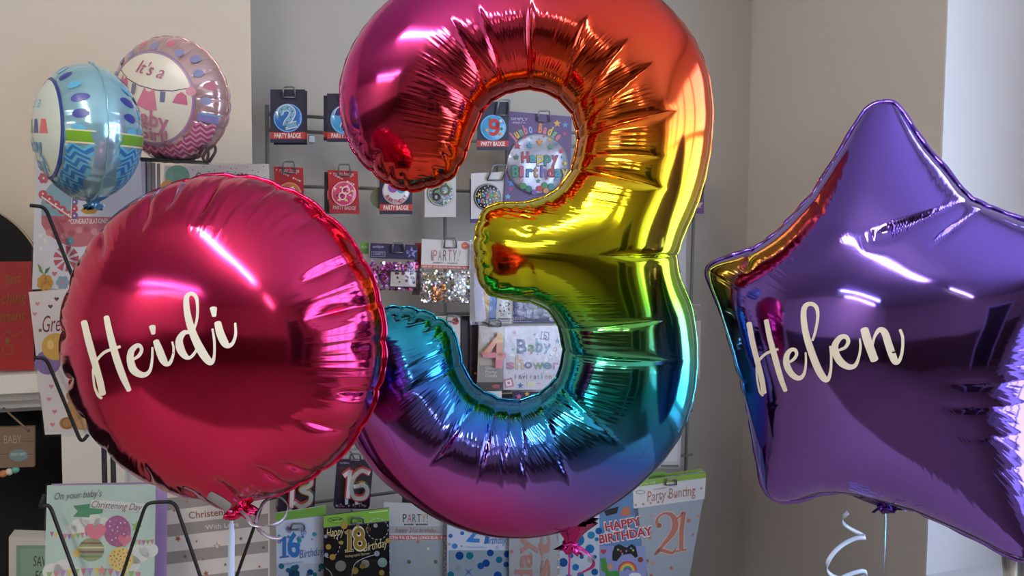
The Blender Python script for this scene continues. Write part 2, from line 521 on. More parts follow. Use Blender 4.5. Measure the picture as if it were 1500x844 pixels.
# ---- brush lettering laid on the film
def brush(parent, name, strokes, crop, tree, material, lift=.0006):
    ox, oy, sc = crop; vs = []; fs = []
    for st in strokes:
        P = spline(st, 10) if len(st) > 2 else np.array([np.array(st[0]) * (1 - t) + np.array(st[1]) * t for t in np.linspace(0, 1, 8)])
        d = np.gradient(P[:, :2], axis=0); d /= np.linalg.norm(d, axis=1)[:, None] + 1e-9
        # round both ends
        r0, r1 = P[0, 2], P[-1, 2]
        head = [np.r_[P[0, :2] - d[0] * r0 * .55 * math.sin(a), r0 * math.cos(a)] for a in (1.35, 1.0, .6, .3)]
        tail = [np.r_[P[-1, :2] + d[-1] * r1 * .55 * math.sin(a), r1 * math.cos(a)] for a in (.3, .6, 1.0, 1.35)]
        P = np.vstack([head, P, tail]); d = np.vstack([[d[0]] * 4, d, [d[-1]] * 4])
        nr = np.stack([-d[:, 1], d[:, 0]], 1)
        base = len(vs); C = 5; ok = True
        for p, q in zip(P, nr):
            for k in range(C):
                xy = p[:2] + q * p[2] * (2 * k / (C - 1) - 1)
                dr = ray(ox + xy[0] / sc, oy + xy[1] / sc).normalized()
                hit, no, _, _ = tree.ray_cast(CAM, dr)
                if hit is None: hit = vs[-1] if vs else CAM + dr; vs.append(hit); continue
                if no.dot(dr) > 0: no = -no
                vs.append(hit + no * lift)
        for i in range(len(P) - 1):
            for k in range(C - 1):
                a = base + i * C + k
                fs.append((a, a + 1, a + C + 1, a + C))
    return link_mesh(name, vs, fs, [material], None, world_loc(parent), parent, smooth=True)

white_vinyl = mat('#e6e1d2', rough=.5, name='white_vinyl')

# ======================================================= 1. the rainbow 3
ST = [((600,281),(601,281)),((572,271),(635,273)),((540,247),(662,259)),((516,216),(681,228)),((505,185),(687,207)),
 ((500,150),(694,190)),((503,110),(703,169)),((522,62),(712,156)),((560,13),(725,144)),((620,-32),(742,136)),
 ((690,-58),(758,131)),((765,-66),(772,130)),((845,-58),(787,131)),((915,-32),(802,135)),((970,5),(817,144)),
 ((1008,48),(830,156)),((1031,95),(839,170)),((1041,145),(844,186)),((1041,195),(846,204)),((1034,245),(844,224)),
 ((1022,290),(833,257)),((1010,320),(808,284)),((1001,340),(770,297)),((995,358),(728,299)),((992,372),(706,314)),
 ((990,385),(696,350)),((991,396),(699,396)),((993,406),(713,427)),((998,418),(745,437)),((1004,432),(785,444)),
 ((1011,452),(807,458)),((1016,477),(820,482)),((1019,512),(825,510)),((1018,550),(822,537)),((1010,595),(813,556)),
 ((993,640),(798,571)),((962,682),(782,581)),((920,721),(766,586)),((876,750),(752,587)),((838,771),(739,586)),
 ((790,783),(727,583)),((740,785),(715,577)),((690,776),(705,572)),((640,757),(696,566)),((595,727),(687,555)),
 ((555,695),(681,545)),((526,655),(676,530)),((507,615),(672,515)),((496,575),(669,500)),((493,540),(664,487)),
 ((499,505),(653,472)),((517,475),(632,460)),((545,456),(605,451)),((575,449),(576,449))]
SP = spline([a + b for a, b in ST], 18)
Nt, Nu = len(SP), 46
uu = (1 - np.cos(np.linspace(0, PI, Nu))) / 2
PX = SP[:, None, 2] * (1 - uu) + SP[:, None, 0] * uu
PY = SP[:, None, 3] * (1 - uu) + SP[:, None, 1] * uu
Q = np.stack([PX.ravel(), PY.ravel()], 1)

# pleats: from the seam inwards  (x0,y0 at seam) -> (x1,y1), width px, depth, pull px
pleats3 = [((722,150),(664,40),3.5,.10,2),((742,136),(699,16),3,.08,1.5),((776,129),(776,0),3.5,.11,2),((819,143),(862,28),3.5,.10,2),
 ((838,166),(917,70),4,.12,2),((846,190),(950,105),4,.12,2),((846,205),(980,172),4,.12,2),((843,232),(970,238),3,.06,1),((838,250),(968,284),4,.13,2),
 ((706,166),(632,115),4,.10,2),((694,196),(640,150),3,.05,1),
 ((992,374),(876,374),3.5,.12,5),((822,478),(990,458),3,.08,1),((825,512),(1005,521),4,.13,2),
 ((815,553),(905,640),4,.13,2),((806,566),(850,602),3,.06,1),((790,578),(842,715),3.5,.075,2),((762,587),(774,728),3,.06,2),((745,587),(736,725),2.5,.05,1),((728,584),(694,722),3.5,.075,2),((709,574),(628,672),3.5,.08,2),
 ((692,562),(650,615),2.5,.05,1),((676,532),(602,562),4,.12,2),((671,505),(605,530),3,.08,1),((664,486),(625,505),3,.06,1),
 ((740,300),(752,330),2.5,.10,1),((776,297),(772,360),3,.10,1),((757,299),(762,345),2.5,.08,1),((800,290),(812,330),2.5,.07,1),((820,276),(845,320),2.5,.07,1),
 ((776,441),(774,370),3.5,.10,2),((744,436),(738,405),2.5,.08,1),((802,455),(820,420),2.5,.06,1),
 ((695,345),(712,350),3,.16,4),((697,322),(716,328),3,.14,4),((697,372),(716,372),3,.16,4),((700,395),(722,390),3,.14,3),((711,424),(728,408),3,.14,3),((722,300),(734,318),3,.12,2),
 # round ends
 ((506,212),(535,198),4,.16,4),((517,232),(545,212),3,.10,3),((545,252),(566,222),4,.18,5),((570,270),(582,240),3,.14,4),((597,281),(592,250),4,.18,5),((625,277),(618,246),3,.12,4),((650,264),(636,236),4,.18,5),((672,244),(650,222),3,.12,3),((684,222),(655,210),3,.12,3),
 ((534,460),(550,490),4,.12,4),((563,449),(570,478),4,.16,5),((588,449),(587,472),3,.10,3),((612,454),(604,478),4,.18,5),((640,465),(622,488),4,.18,5),((655,476),(640,494),3,.12,3),((520,474),(540,500),3,.12,3)]
hm = np.ones(len(Q)); pull = np.zeros_like(Q)
for a, b, w, D, pl in pleats3:
    d, t, L = seg_dist(Q, a, b)
    prof = (1 - smoothstep(.6, 1.02, t)) * (1.25 - .8 * np.clip(t, 0, 1))
    k = np.exp(-d / w)
    hm *= 1 - D * (.72 * np.exp(-(d / (w * .42))) + .28 * np.exp(-(d / (w * 2.0)) ** 2)) * prof
    dirn = (np.array(b) - np.array(a)) / L
    fall = np.exp(-np.clip(t, 0, 9) * L / 12.)
    pull += (pl * np.exp(-(d / 5.)) * fall)[:, None] * dirn
Q2 = Q + pull
n3 = Vector((-.02, -1, 0)).normalized(); e1 = Vector((-n3.y, n3.x, 0)).normalized(); e1 = e1 if e1.x > 0 else -e1; e2 = Vector((0, 0, 1))
c3 = on_plane(765, 380, Vector((0, 1.25, 1.5)), n3)
def to_plane(Qp, c0, n, e1, e2):
    return np.array([plane_xy(x, y, c0, n, e1, e2) for x, y in Qp])
AB = to_plane(Q2, c3, n3, e1, e2)
AB0 = to_plane(Q, c3, n3, e1, e2)
G = AB0.reshape(Nt, Nu, 2)
outl3 = np.vstack([G[:, -1], G[::-1, 0][1:-1]])
H3 = inflate(outl3, AB0) * .80
H3 = (H3 * hm).reshape(Nt, Nu)
HUE = [(0,(.62,.045,.30)),(.16,(.80,.065,.03)),(.30,(.90,.22,.02)),(.41,(.82,.68,.015)),(.53,(.20,.55,.02)),(.65,(.015,.46,.50)),(.76,(.05,.16,.66)),(.87,(.30,.12,.60)),(1.,(.55,.03,.26))]
CP = [(520,200,.03),(560,60,0),(650,40,0),(720,20,.05),(800,40,.13),(870,40,.15),(1000,60,.15),(700,120,.15),(640,130,.08),(620,200,.12),(590,260,.17),(560,180,.04),(670,220,.2),(850,110,.2),
 (950,130,.19),(1035,170,.2),(870,200,.28),(1000,240,.32),(880,250,.36),(960,290,.4),(730,310,.41),(800,330,.42),(900,340,.43),(720,380,.43),(850,400,.47),(980,350,.45),(740,420,.5),(900,430,.52),
 (990,420,.52),(840,480,.57),(950,490,.57),(1010,490,.57),(850,530,.62),(960,550,.64),(1010,570,.67),(830,570,.65),(900,620,.7),(960,630,.72),(800,600,.68),(700,580,.67),(660,510,.66),(600,470,.66),
 (560,480,.68),(560,540,.76),(520,540,.84),(530,620,.97),(600,600,.85),(640,560,.78),(560,660,1),(640,660,.86),(640,710,.98),(720,650,.84),(720,740,.98),(800,640,.78),(800,700,.85),(830,770,.98),
 (860,690,.8),(900,720,.84),(930,680,.77),(700,770,1),(780,770,.98),(590,720,1),(500,100,.0),(760,-40,.08),(900,-20,.16)]
def hue_at(P, sig=38.):
    C = np.array(CP); num = np.zeros(len(P)); den = np.zeros(len(P))
    for x, y, v in C:
        w = np.exp(-((P[:, 0] - x) ** 2 + (P[:, 1] - y) ** 2) / (2 * sig * sig)) + 1e-9
        num += w * v; den += w
    h = num / den
    st = np.array([a for a, _ in HUE]); cc = np.array([c for _, c in HUE])
    return np.stack([np.interp(h, st, cc[:, k]) for k in range(3)], 1)
colour3 = hue_at(Q)
# ripple strength and seam coordinates
arc_in = np.cumsum(np.r_[0, np.hypot(*np.diff(G[:, 0], axis=0).T)]); arc_out = np.cumsum(np.r_[0, np.hypot(*np.diff(G[:, -1], axis=0).T)])
UV3 = np.zeros((Nt, Nu, 2)); UV3[..., 0] = (arc_in[:, None] * .55 + arc_out[:, None] * .45); UV3[..., 1] = uu[None] * .2
rip = smoothstep(.015, .10, uu) * (1 - smoothstep(.36, .56, uu)) + .35 * smoothstep(.90, .95, uu) * (1 - smoothstep(.98, 1, uu))
tt = np.linspace(0, 1, Nt)
endm = smoothstep(.0, .10, tt) * (1 - smoothstep(.90, 1., tt))
R3 = rip[None, :] * (.25 + .75 * endm[:, None])
midm = np.exp(-((np.arange(Nt) / 18 - 24.5) / 4.) ** 4)
R3 = R3 * (1 - .8 * midm[:, None])
foil_rainbow = foil_mat('rainbow_foil', None, rough=.105, coat=.12, bump=.0010, freq=210, vstretch=9)
t3 = empty('number_balloon', c3 + Vector((0, 0, -.42)))
tag(t3, 'big rainbow foil balloon shaped like the number 3', 'balloon')
o3, fr3 = foil_shell('foil_body', AB[:, 0].reshape(Nt, Nu), AB[:, 1].reshape(Nt, Nu), H3, e1, e2, n3, c3, foil_rainbow, False, UV3, R3, colour3, t3)
G2 = AB.reshape(Nt, Nu, 2); rimP = np.vstack([G2[:, -1], G2[::-1, 0][1:-1]])
Qg = Q.reshape(Nt, Nu, 2); rimC = hue_at(np.vstack([Qg[:, -1], Qg[::-1, 0][1:-1]]))
seam_edge(rimP, e1, e2, n3, c3, foil_rainbow, t3, .0035, rimC, .00015)
foil_magenta = foil_mat('magenta_foil', '#c02a86', rough=.12, coat=.2, crumple=.01)
nk = [on_plane(x, y, c3, n3) for x, y in ((838,762),(838,775),(837,788),(836,797),(834,803),(833,808))]
neck_mesh(t3, 'neck', None, nk, [.040,.024,.012,.008,.014,.020], [.030,.018,.010,.006,.007,.009], foil_magenta, seed=3)
rib_mag = mat('#c0208c', rough=.25, metal=.6, coat=.4, name='magenta_ribbon')
knot = MB(); kc = on_plane(835, 796, c3, n3)
knot.tube([kc + Vector((math.cos(a) * .011, math.sin(a) * .008, .002 * math.sin(3 * a))) for a in np.linspace(0, 2 * PI, 14)[:-1]], .0022, rib_mag, 6, True)
knot.build('ribbon_knot', t3)
pr = [(838,796),(850,800),(862,808),(869,820),(868,832),(856,842),(846,848),(836,860),(840,880),(856,900),(850,930),(836,960)]
P = spline(pr, 8); pts = [on_plane(x, y, c3, n3) + n3 * (.012 * math.sin(i * .11)) for i, (x, y) in enumerate(P)]; pts = [p for p in pts if p.z > .8015]
ribbon_mesh(t3, 'ribbon', pts, .0055, rib_mag, [Vector((math.cos(.35 * i * .3), .6 * math.sin(i * .1), .5)) for i in range(len(pts))])
pts = [on_plane(835, 797, c3, n3) + Vector((-.0005 * i, 0, -.03 * i)) for i in range(28)]; pts = [p for p in pts if p.z > .8015]
ribbon_mesh(t3, 'ribbon', pts, .0035, rib_mag, Vector((1, .3, 0)))

# ======================================================= 2. round pink balloon
def disc_balloon(name, label, cat, c0, yaw, roll, pitch, R, H, material, creases, scal=.018, tail=.05, tail_at=-PI / 2, Ntheta=540, Nu=54, flat=2.3, seed=3, edge=True, group=None, ripple_amp=1., flat_back=.9, edge_w=.004):
    """creases: list of (angle, length fraction, depth)"""
    n = Matrix.Rotation(yaw, 3, 'Z') @ (Matrix.Rotation(pitch, 3, 'X') @ Vector((0, -1, 0)))
    e1 = Matrix.Rotation(yaw, 3, 'Z') @ Vector((1, 0, 0)); e2 = n.cross(e1) * -1
    if e2.z < 0: e2 = -e2
    q1 = e1 * math.cos(roll) + e2 * math.sin(roll); q2 = e2 * math.cos(roll) - e1 * math.sin(roll)
    e1, e2 = q1, q2
    th = np.arange(Ntheta) / Ntheta * 2 * PI - PI / 2
    f = np.sin(np.linspace(PI / 2, 0.0, Nu)); f[-1] = .002
    T, Fr = np.meshgrid(th, f, indexing='ij')
    rad = np.ones_like(T); hm = np.ones_like(T)
    for a, l, D in creases:
        da = np.angle(np.exp(1j * (T - a)))
        dist = np.abs(da) * Fr
        prof = 1 - smoothstep(l * .5, l, 1 - Fr)
        hm *= 1 - D * (.6 * np.exp(-dist / .012) + .4 * np.exp(-(dist / .06) ** 2)) * prof
        rad -= scal * np.exp(-np.abs(da) / .05) * np.exp(-(1 - Fr) / .06)
    dt = np.angle(np.exp(1j * (T - tail_at)))
    rad += tail * np.exp(-(dt / .085) ** 2) * smoothstep(.75, 1, Fr)
    A = R * Fr * rad * np.cos(T); B = R * Fr * rad * np.sin(T)
    Hh = H * np.sqrt(np.maximum(0, 1 - Fr ** flat)) * hm
    UV = np.stack([(T + PI / 2) * R, (1 - Fr) * R], -1)
    amp = ripple_amp * smoothstep(0, .02, 1 - Fr) * (1 - smoothstep(.12, .40, 1 - Fr)) * (.35 + .65 * (.5 + .5 * np.sin(T * 5 + 1.)))
    rot = empty(name, c0 + Vector((0, 0, -R)))
    tag(rot, label, cat, group)
    o, fr = foil_shell('foil_body', A, B, Hh, e1, e2, n, c0, material, True, UV, amp, None, rot, flat_back)
    if edge:
        seam_edge(np.stack([A[:, 0], B[:, 0]], 1), e1, e2, n, c0, material, rot, edge_w, wob=.0006)
    def surf(a, b, side=1, lift=.0006):
        r = min(.999, math.hypot(a, b) / R)
        h = H * math.sqrt(max(0, 1 - r ** flat))
        return c0 + e1 * a + e2 * b + n * (side * (h + lift) if side > 0 else -(h * flat_back + lift))
    return rot, o, fr, (e1, e2, n, surf)

foil_pink = foil_mat('pink_foil', '#d63268', rough=.13, coat=.12, bump=.0026, freq=105, vstretch=8)
cr = []
r_ = random.Random(5)
for k in range(22):
    a = -PI / 2 + 2 * PI * (k + .5 + r_.uniform(-.25, .25)) / 22
    cr.append((a, r_.uniform(.12, .34), r_.uniform(.12, .26)))
cH = Vector((-.366, 1.0, 1.374))
tH, oH, frH, frameH = disc_balloon('round_balloon', 'big round pink foil balloon with the name Heidi in white script', 'balloon', cH, math.radians(-6), 0, math.radians(0), .209, .125, foil_pink, cr, tail=.05, tail_at=-PI/2 + .06)
def tree_of(o):
    return BVHTree.FromPolygons([tuple(o.data.vertices[i].co + world_loc(o)) for i in range(len(o.data.vertices))], [tuple(p.vertices) for p in o.data.polygons])
HEIDI = [[(112,243,23),(150,400,25),(190,540,24),(222,655,24),(238,735,24)],
 [(232,765,10),(208,745,10),(185,690,8),(175,620,8),(176,565,9),(200,505,9),(245,455,10),(300,430,10),(358,412,10)],
 [(265,210,20),(290,330,23),(330,480,25),(375,610,24),(420,710,17)],
 [(455,497,9),(490,470,12),(506,432,12),(490,405,14),(462,412,17),(433,450,22),(430,510,26),(450,570,27),(495,602,22),(535,602,16),(565,570,11),(578,500,9),(580,418,7)],
 [(605,375,21),(625,430,26),(650,495,27),(675,528,20),(702,520,13),(722,470,9),(725,420,8),(716,380,7)],
 [(580,275,23),(586,322,14)],
 [(832,312,12),(795,318,17),(765,365,24),(772,425,28),(800,472,22),(832,488,12),(865,462,10),(888,420,8)],
 [(868,285,9),(884,230,9),(890,160,10),(884,85,13),(865,55,14),(838,50,14),(815,75,18),(815,150,22),(835,250,25),(870,350,27),(915,440,30),(960,505,26),(985,518,18),(1003,480,10),(1005,380,9),(992,292,8)],
 [(1028,250,24),(1045,320,28),(1075,385,27),(1100,405,18),(1130,388,12),(1150,330,10),(1148,252,8)],
 [(998,150,25),(1003,200,15)]]
trH = tree_of(oH)
brush(tH, 'lettering', HEIDI, (100, 420, 1266 / 270), trH, white_vinyl)

brush(tH, 'valve_label', [[(308, 726, 6.5), (322, 734, 7), (334, 742, 6.5)]], (0, 0, 1), trH, mat('#8f8a86', rough=.5))
# ======================================================= 3. purple star
star_px = [(1295,150),(1312,155),(1328,176),(1352,212),(1383,248),(1418,288),(1460,309),(1510,328),(1570,345),(1625,358),(1652,372),(1655,392),(1632,418),(1600,455),(1562,505),(1536,560),(1524,620),(1519,690),(1519,760),(1519,800),
 (1505,818),(1482,814),(1440,793),(1390,768),(1345,748),(1300,734),(1262,724),(1225,719),(1195,724),(1163,733),(1136,731),(1121,716),(1114,690),(1105,640),(1096,590),(1084,545),(1070,495),(1056,450),(1043,420),(1037,398),(1048,385),(1078,374),(1105,364),(1133,347),(1162,318),(1192,284),(1214,250),(1236,215),(1262,172),(1278,156)]
yawS = math.radians(-31)
nS = Matrix.Rotation(yawS, 3, 'Z') @ Vector((0, -1, 0)); nS.normalize()
e1S = Matrix.Rotation(yawS, 3, 'Z') @ Vector((1, 0, 0)); e2S = Vector((0, 0, 1))
cS = at(1322, 500, 1.02, 0)
SPx = spline(star_px + [star_px[0]], 16)[:-1]
OUT = to_plane(SPx, cS, nS, e1S, e2S)
Ns = len(OUT); NuS = 60
f = np.sin(np.linspace(PI / 2, 0, NuS)); f[-1] = .003
A0 = OUT[:, None, 0] * f; B0 = OUT[:, None, 1] * f
Qs = np.stack([A0.ravel(), B0.ravel()], 1)
HS = inflate(OUT, Qs) * .78
PXs = 1322 + (SPx[:, None, 0] - 1322) * f; PYs = 500 + (SPx[:, None, 1] - 500) * f
Qp = np.stack([PXs.ravel(), PYs.ravel()], 1)
hm = np.ones(len(Qp)); pull = np.zeros_like(Qp)
pleatsS = [((1424,293),(1270,362),3.2,.13,3),((1446,303),(1360,366),3,.10,2),((1545,545),(1390,548),2.5,.03,2),((1532,580),(1375,581),2.5,.03,2),((1526,622),(1380,625),2.5,.03,2),((1522,670),(1395,676),2.5,.03,2),
 ((1105,364),(1113,402),4,.10,3),((1163,733),(1175,700),3,.06,1),((1087,555),(1118,552),3,.05,2),((1293,153),(1300,178),3,.05,1),((1192,285),(1222,318),3,.04,1),((1205,720),(1215,690),3,.05,1),((1340,745),(1345,700),3,.04,1)]
for a, b, w, D, pl in pleatsS:
    d, t, L = seg_dist(Qp, a, b)
    prof = 1 - smoothstep(.6, 1.0, t)
    hm *= 1 - D * (.6 * np.exp(-(d / (w * .45))) + .4 * np.exp(-(d / (w * 2.6)) ** 2)) * prof
    pull += (pl * np.exp(-d / 6.) * np.exp(-np.clip(t, 0, 9) * L / 12.))[:, None] * ((np.array(b) - np.array(a)) / L)
ABs = to_plane(Qp, cS, nS, e1S, e2S) * 0 + Qs + (to_plane(Qp + pull, cS, nS, e1S, e2S) - to_plane(Qp, cS, nS, e1S, e2S))
amp = np.zeros(len(Qp))
edge_in = np.repeat((1 - f)[None], Ns, 0).ravel()
for x, y, s in ((1420,292,60),(1560,600,110),(1095,380,45),(1080,530,45),(1240,712,62),(1175,315,60),(1385,765,50)):
    amp += np.exp(-((Qp[:, 0] - x) ** 2 + (Qp[:, 1] - y) ** 2) / (2 * s * s))
amp = np.clip(amp, 0, 1) * smoothstep(0, .02, edge_in) * (1 - smoothstep(.25, .5, edge_in))
arcS = np.cumsum(np.r_[0, np.hypot(*np.diff(OUT, axis=0).T)])
UVS = np.zeros((Ns, NuS, 2)); UVS[..., 0] = arcS[:, None]; UVS[..., 1] = (1 - f)[None] * .2
foil_purple = foil_mat('purple_foil', '#8064cc', rough=.07, coat=.12, bump=.0007, freq=120, vstretch=8)
tS = empty('star_balloon', cS + Vector((0, 0, -.27)))
tag(tS, 'purple star shaped foil balloon with the name Helen in white script', 'balloon')
oS, frS = foil_shell('foil_body', ABs[:, 0].reshape(Ns, NuS), ABs[:, 1].reshape(Ns, NuS), (HS * hm).reshape(Ns, NuS), e1S, e2S, nS, cS, foil_purple, True, UVS, amp.reshape(Ns, NuS), None, tS)
G3 = ABs.reshape(Ns, NuS, 2)
seam_edge(G3[:, 0], e1S, e2S, nS, cS, foil_purple, tS, .005)
HELEN = [[(88,218,20),(115,360,20),(150,500,20),(180,620,20),(196,720,20)],
 [(188,742,9),(165,712,8),(150,640,7),(142,570,7),(148,510,9),(170,475,10),(210,438,10),(255,418,10),(298,405,9)],
 [(213,198,18),(240,330,20),(280,480,22),(318,615,20),(352,705,16)],
 [(382,498,9),(415,475,11),(433,440,12),(420,410,13),(390,412,15),(362,450,20),(360,510,24),(385,570,23),(425,608,20),(462,612,16),(490,575,11),(500,500,8),(498,430,7)],
 [(548,340,9),(568,280,10),(586,180,11),(580,110,14),(550,78,15),(512,80,16),(488,110,20),(484,180,22),(500,290,24),(535,410,26),(585,540,27),(630,615,24),(660,622,16),(680,560,10),(684,460,9),(677,385,8)],
 [(740,412,9),(785,392,12),(808,350,14),(790,315,16),(748,322,19),(712,375,24),(718,440,27),(755,500,27),(810,533,21),(858,522,15),(885,460,10),(896,390,9),(892,330,7)],
 [(925,262,30),(950,350,32),(985,450,30),(997,480,30)],
 [(985,370,8),(1000,310,11),(1035,265,18),(1072,285,26),(1100,370,28),(1130,455,28),(1152,498,22),(1182,480,13),(1200,410,11),(1202,320,11),(1184,265,11)]]
trS = tree_of(oS)
brush(tS, 'lettering', HELEN, (1080, 430, 1340 / 270), trS, white_vinyl)
ZC = .8015
def cut(pts): return [p for p in pts if p.z > ZC]
# ---- tails and ribbons of the two round-the-name balloons
rib_white = mat('#b9cbe6', rough=.3, coat=.4, name='pale_blue_ribbon')
foil_tail = foil_mat('pink_tail_foil', '#d8225e', rough=.15, coat=.2, crumple=.02)
cT = at(345, 735, .99, 0)
nk = [at(x, y, .99, 0) for x, y in ((338,716),(342,727),(346,735),(348,742),(350,749),(351,755))]
neck_mesh(tH, 'neck', None, nk, [.034,.020,.012,.011,.018,.021], [.026,.014,.008,.005,.007,.010], foil_tail, wdir=Vector((.97, 0, .22)), seed=8)
pts = [at(339 + .3 * math.sin(i * .5), 748 + i * 9, .985, 0) for i in range(62)]
pts = cut(pts)
ribbon_mesh(tH, 'ribbon', pts, [.0015 + .0065 * min(1, i / 4) for i in range(62)], rib_white, Vector((1, .25, 0)))
rib_clear = mat('#a7a3b4', rough=.2, metal=.3, coat=.5, name='silver_grey_ribbon')
curl = spline([(352,748),(362,757),(368,768),(385,771),(405,768),(418,757),(421,740),(408,728),(392,733),(379,748),(375,765),(381,778),(398,788),(412,788)], 7)
pts = [at(x, y, .985 - .02 * math.sin(i * .09), 0) for i, (x, y) in enumerate(curl)]
ribbon_mesh(tH, 'ribbon', pts, .0045, rib_clear, [Vector((math.sin(i * .08), .8, math.cos(i * .08))) for i in range(len(pts))])

foil_ptail = foil_mat('purple_tail_foil', '#4a2a86', rough=.12, coat=.2, crumple=.02)
cN = at(1303, 738, 1.02, 0)
nk = [on_plane(x, y, cS, nS) for x, y in ((1296,716),(1299,726),(1302,733),(1304,738),(1305,743),(1305,747))]
neck_mesh(tS, 'neck', None, nk, [.040,.026,.016,.016,.021,.022], [.022,.012,.007,.005,.006,.007], foil_ptail, wdir=Vector((.95, .2, -.10)), seed=4)
rib_holo = foil_mat('holographic_blue_ribbon', '#7fb4dc', rough=.25, coat=.3, crumple=.03)
pts = [on_plane(1296 + 1.2 * math.sin(i * .4), 742 + i * 9, cS, nS) for i in range(80)]
pts = cut(pts)
ribbon_mesh(tS, 'ribbon', pts, [.0022 + .0022 * min(1, i / 6) for i in range(80)], rib_holo, [Vector((math.cos(.25 * i), math.sin(.25 * i), 0)) * .6 + Vector((1, .3, 0)) * .7 for i in range(80)])
curl = spline([(1252,732),(1243,742),(1242,757),(1250,772),(1262,783),(1268,786),(1255,782),(1238,786),(1226,797),(1222,812),(1230,828),(1246,840),(1262,845),(1270,840),(1262,833),(1240,834),(1222,842),(1212,856),(1220,874),(1240,888)], 7)
pts = [on_plane(x, y, cS, nS) + nS * (.03 + .03 * math.cos(i * .105)) for i, (x, y) in enumerate(curl)]
ribbon_mesh(tS, 'ribbon', pts, .0055, rib_white, [Vector((.25 * math.sin(i * .1), .5, 1)) for i in range(len(pts))])

# ======================================================= 4. small baby balloons
def decal(parent, name, surf, side=1):
    """drawing kit on a small balloon: plane coordinates in units of its radius"""
    class D(MB): pass
    d = D(); d.surf = surf
    return d
def dec_poly(mb, surf, R, pts, col, side=1, L=1, sub=1, **kw):
    """convex-ish outline as a fan with rings so that it follows the film"""
    m = mat(col, **kw); n = len(pts); cx = sum(p[0] for p in pts) / n; cy = sum(p[1] for p in pts) / n
    vs = [surf(cx * R, cy * R, side, L * .0006)]; fs = []
    for r in range(1, sub + 1):
        t = r / sub
        for p in pts: vs.append(surf((cx + (p[0] - cx) * t) * R, (cy + (p[1] - cy) * t) * R, side, L * .0006))
    for r in range(sub):
        for i in range(n):
            j = (i + 1) % n
            if r == 0: fs.append((0, 1 + i, 1 + j))
            else: fs.append((1 + (r - 1) * n + i, 1 + r * n + i, 1 + r * n + j, 1 + (r - 1) * n + j))
    mb.add(vs, fs, m, True)
def dec_circ(mb, surf, R, cx, cy, r, col, side=1, L=1, sub=2, n=20, ry=None, **kw):
    dec_poly(mb, surf, R, [(cx + r * math.cos(2 * PI * i / n), cy + (ry or r) * math.sin(2 * PI * i / n)) for i in range(n)], col, side, L, sub, **kw)
def dec_ring(mb, surf, R, r0, r1, col, side=1, L=2, n=90, **kw):
    m = mat(col, **kw); vs = []
    for i in range(n):
        a = 2 * PI * i / n
        vs += [surf(r0 * R * math.cos(a), r0 * R * math.sin(a), side, L * .0006), surf(r1 * R * math.cos(a), r1 * R * math.sin(a), side, L * .0006)]
    mb.add(vs, [(2 * i, 2 * i + 1, (2 * i + 3) % (2 * n), (2 * i + 2) % (2 * n)) for i in range(n)], m, True)
def dec_text(mb, surf, R, txt, x0, x1, y, h, col, side=1, L=4, shear=0., bold=0.):
    vs, fs = text2d(txt, bold, shear); m = mat(col, rough=.35)
    mb.add([surf((x0 + (x1 - x0) * a) * R, (y + h * b) * R, side, L * .0006) for a, b in vs], fs, m, True)
def dec_band(mb, surf, R, y0, y1, col, side=1, L=1, r_in=.0, wav=None, n=50, rmax=.985, **kw):
    """strip across the balloon between heights y0 and y1, left out inside radius r_in"""
    m = mat(col, **kw)
    def w(y, x): return y + (wav(x) if wav else 0)
    xs = np.linspace(-1, 1, n * 2)
    for a, b in zip(xs, xs[1:]):
        q = [(a, w(y0, a)), (b, w(y0, b)), (b, w(y1, b)), (a, w(y1, a))]
        if any(math.hypot(*p) > rmax for p in q) or any(math.hypot(*p) < r_in for p in q): continue
        mid = [((q[0][0] + q[3][0]) / 2, (q[0][1] + q[3][1]) / 2), ((q[1][0] + q[2][0]) / 2, (q[1][1] + q[2][1]) / 2)]
        vs = [surf(x * R, y * R, side, L * .0006) for x, y in q + mid]
        mb.add(vs, [(0, 1, 5, 4), (4, 5, 2, 3)], m, True)

def zig(x, p=.16, A=.045): return A * (abs(((x / p) % 1) - .5) * 4 - 1)

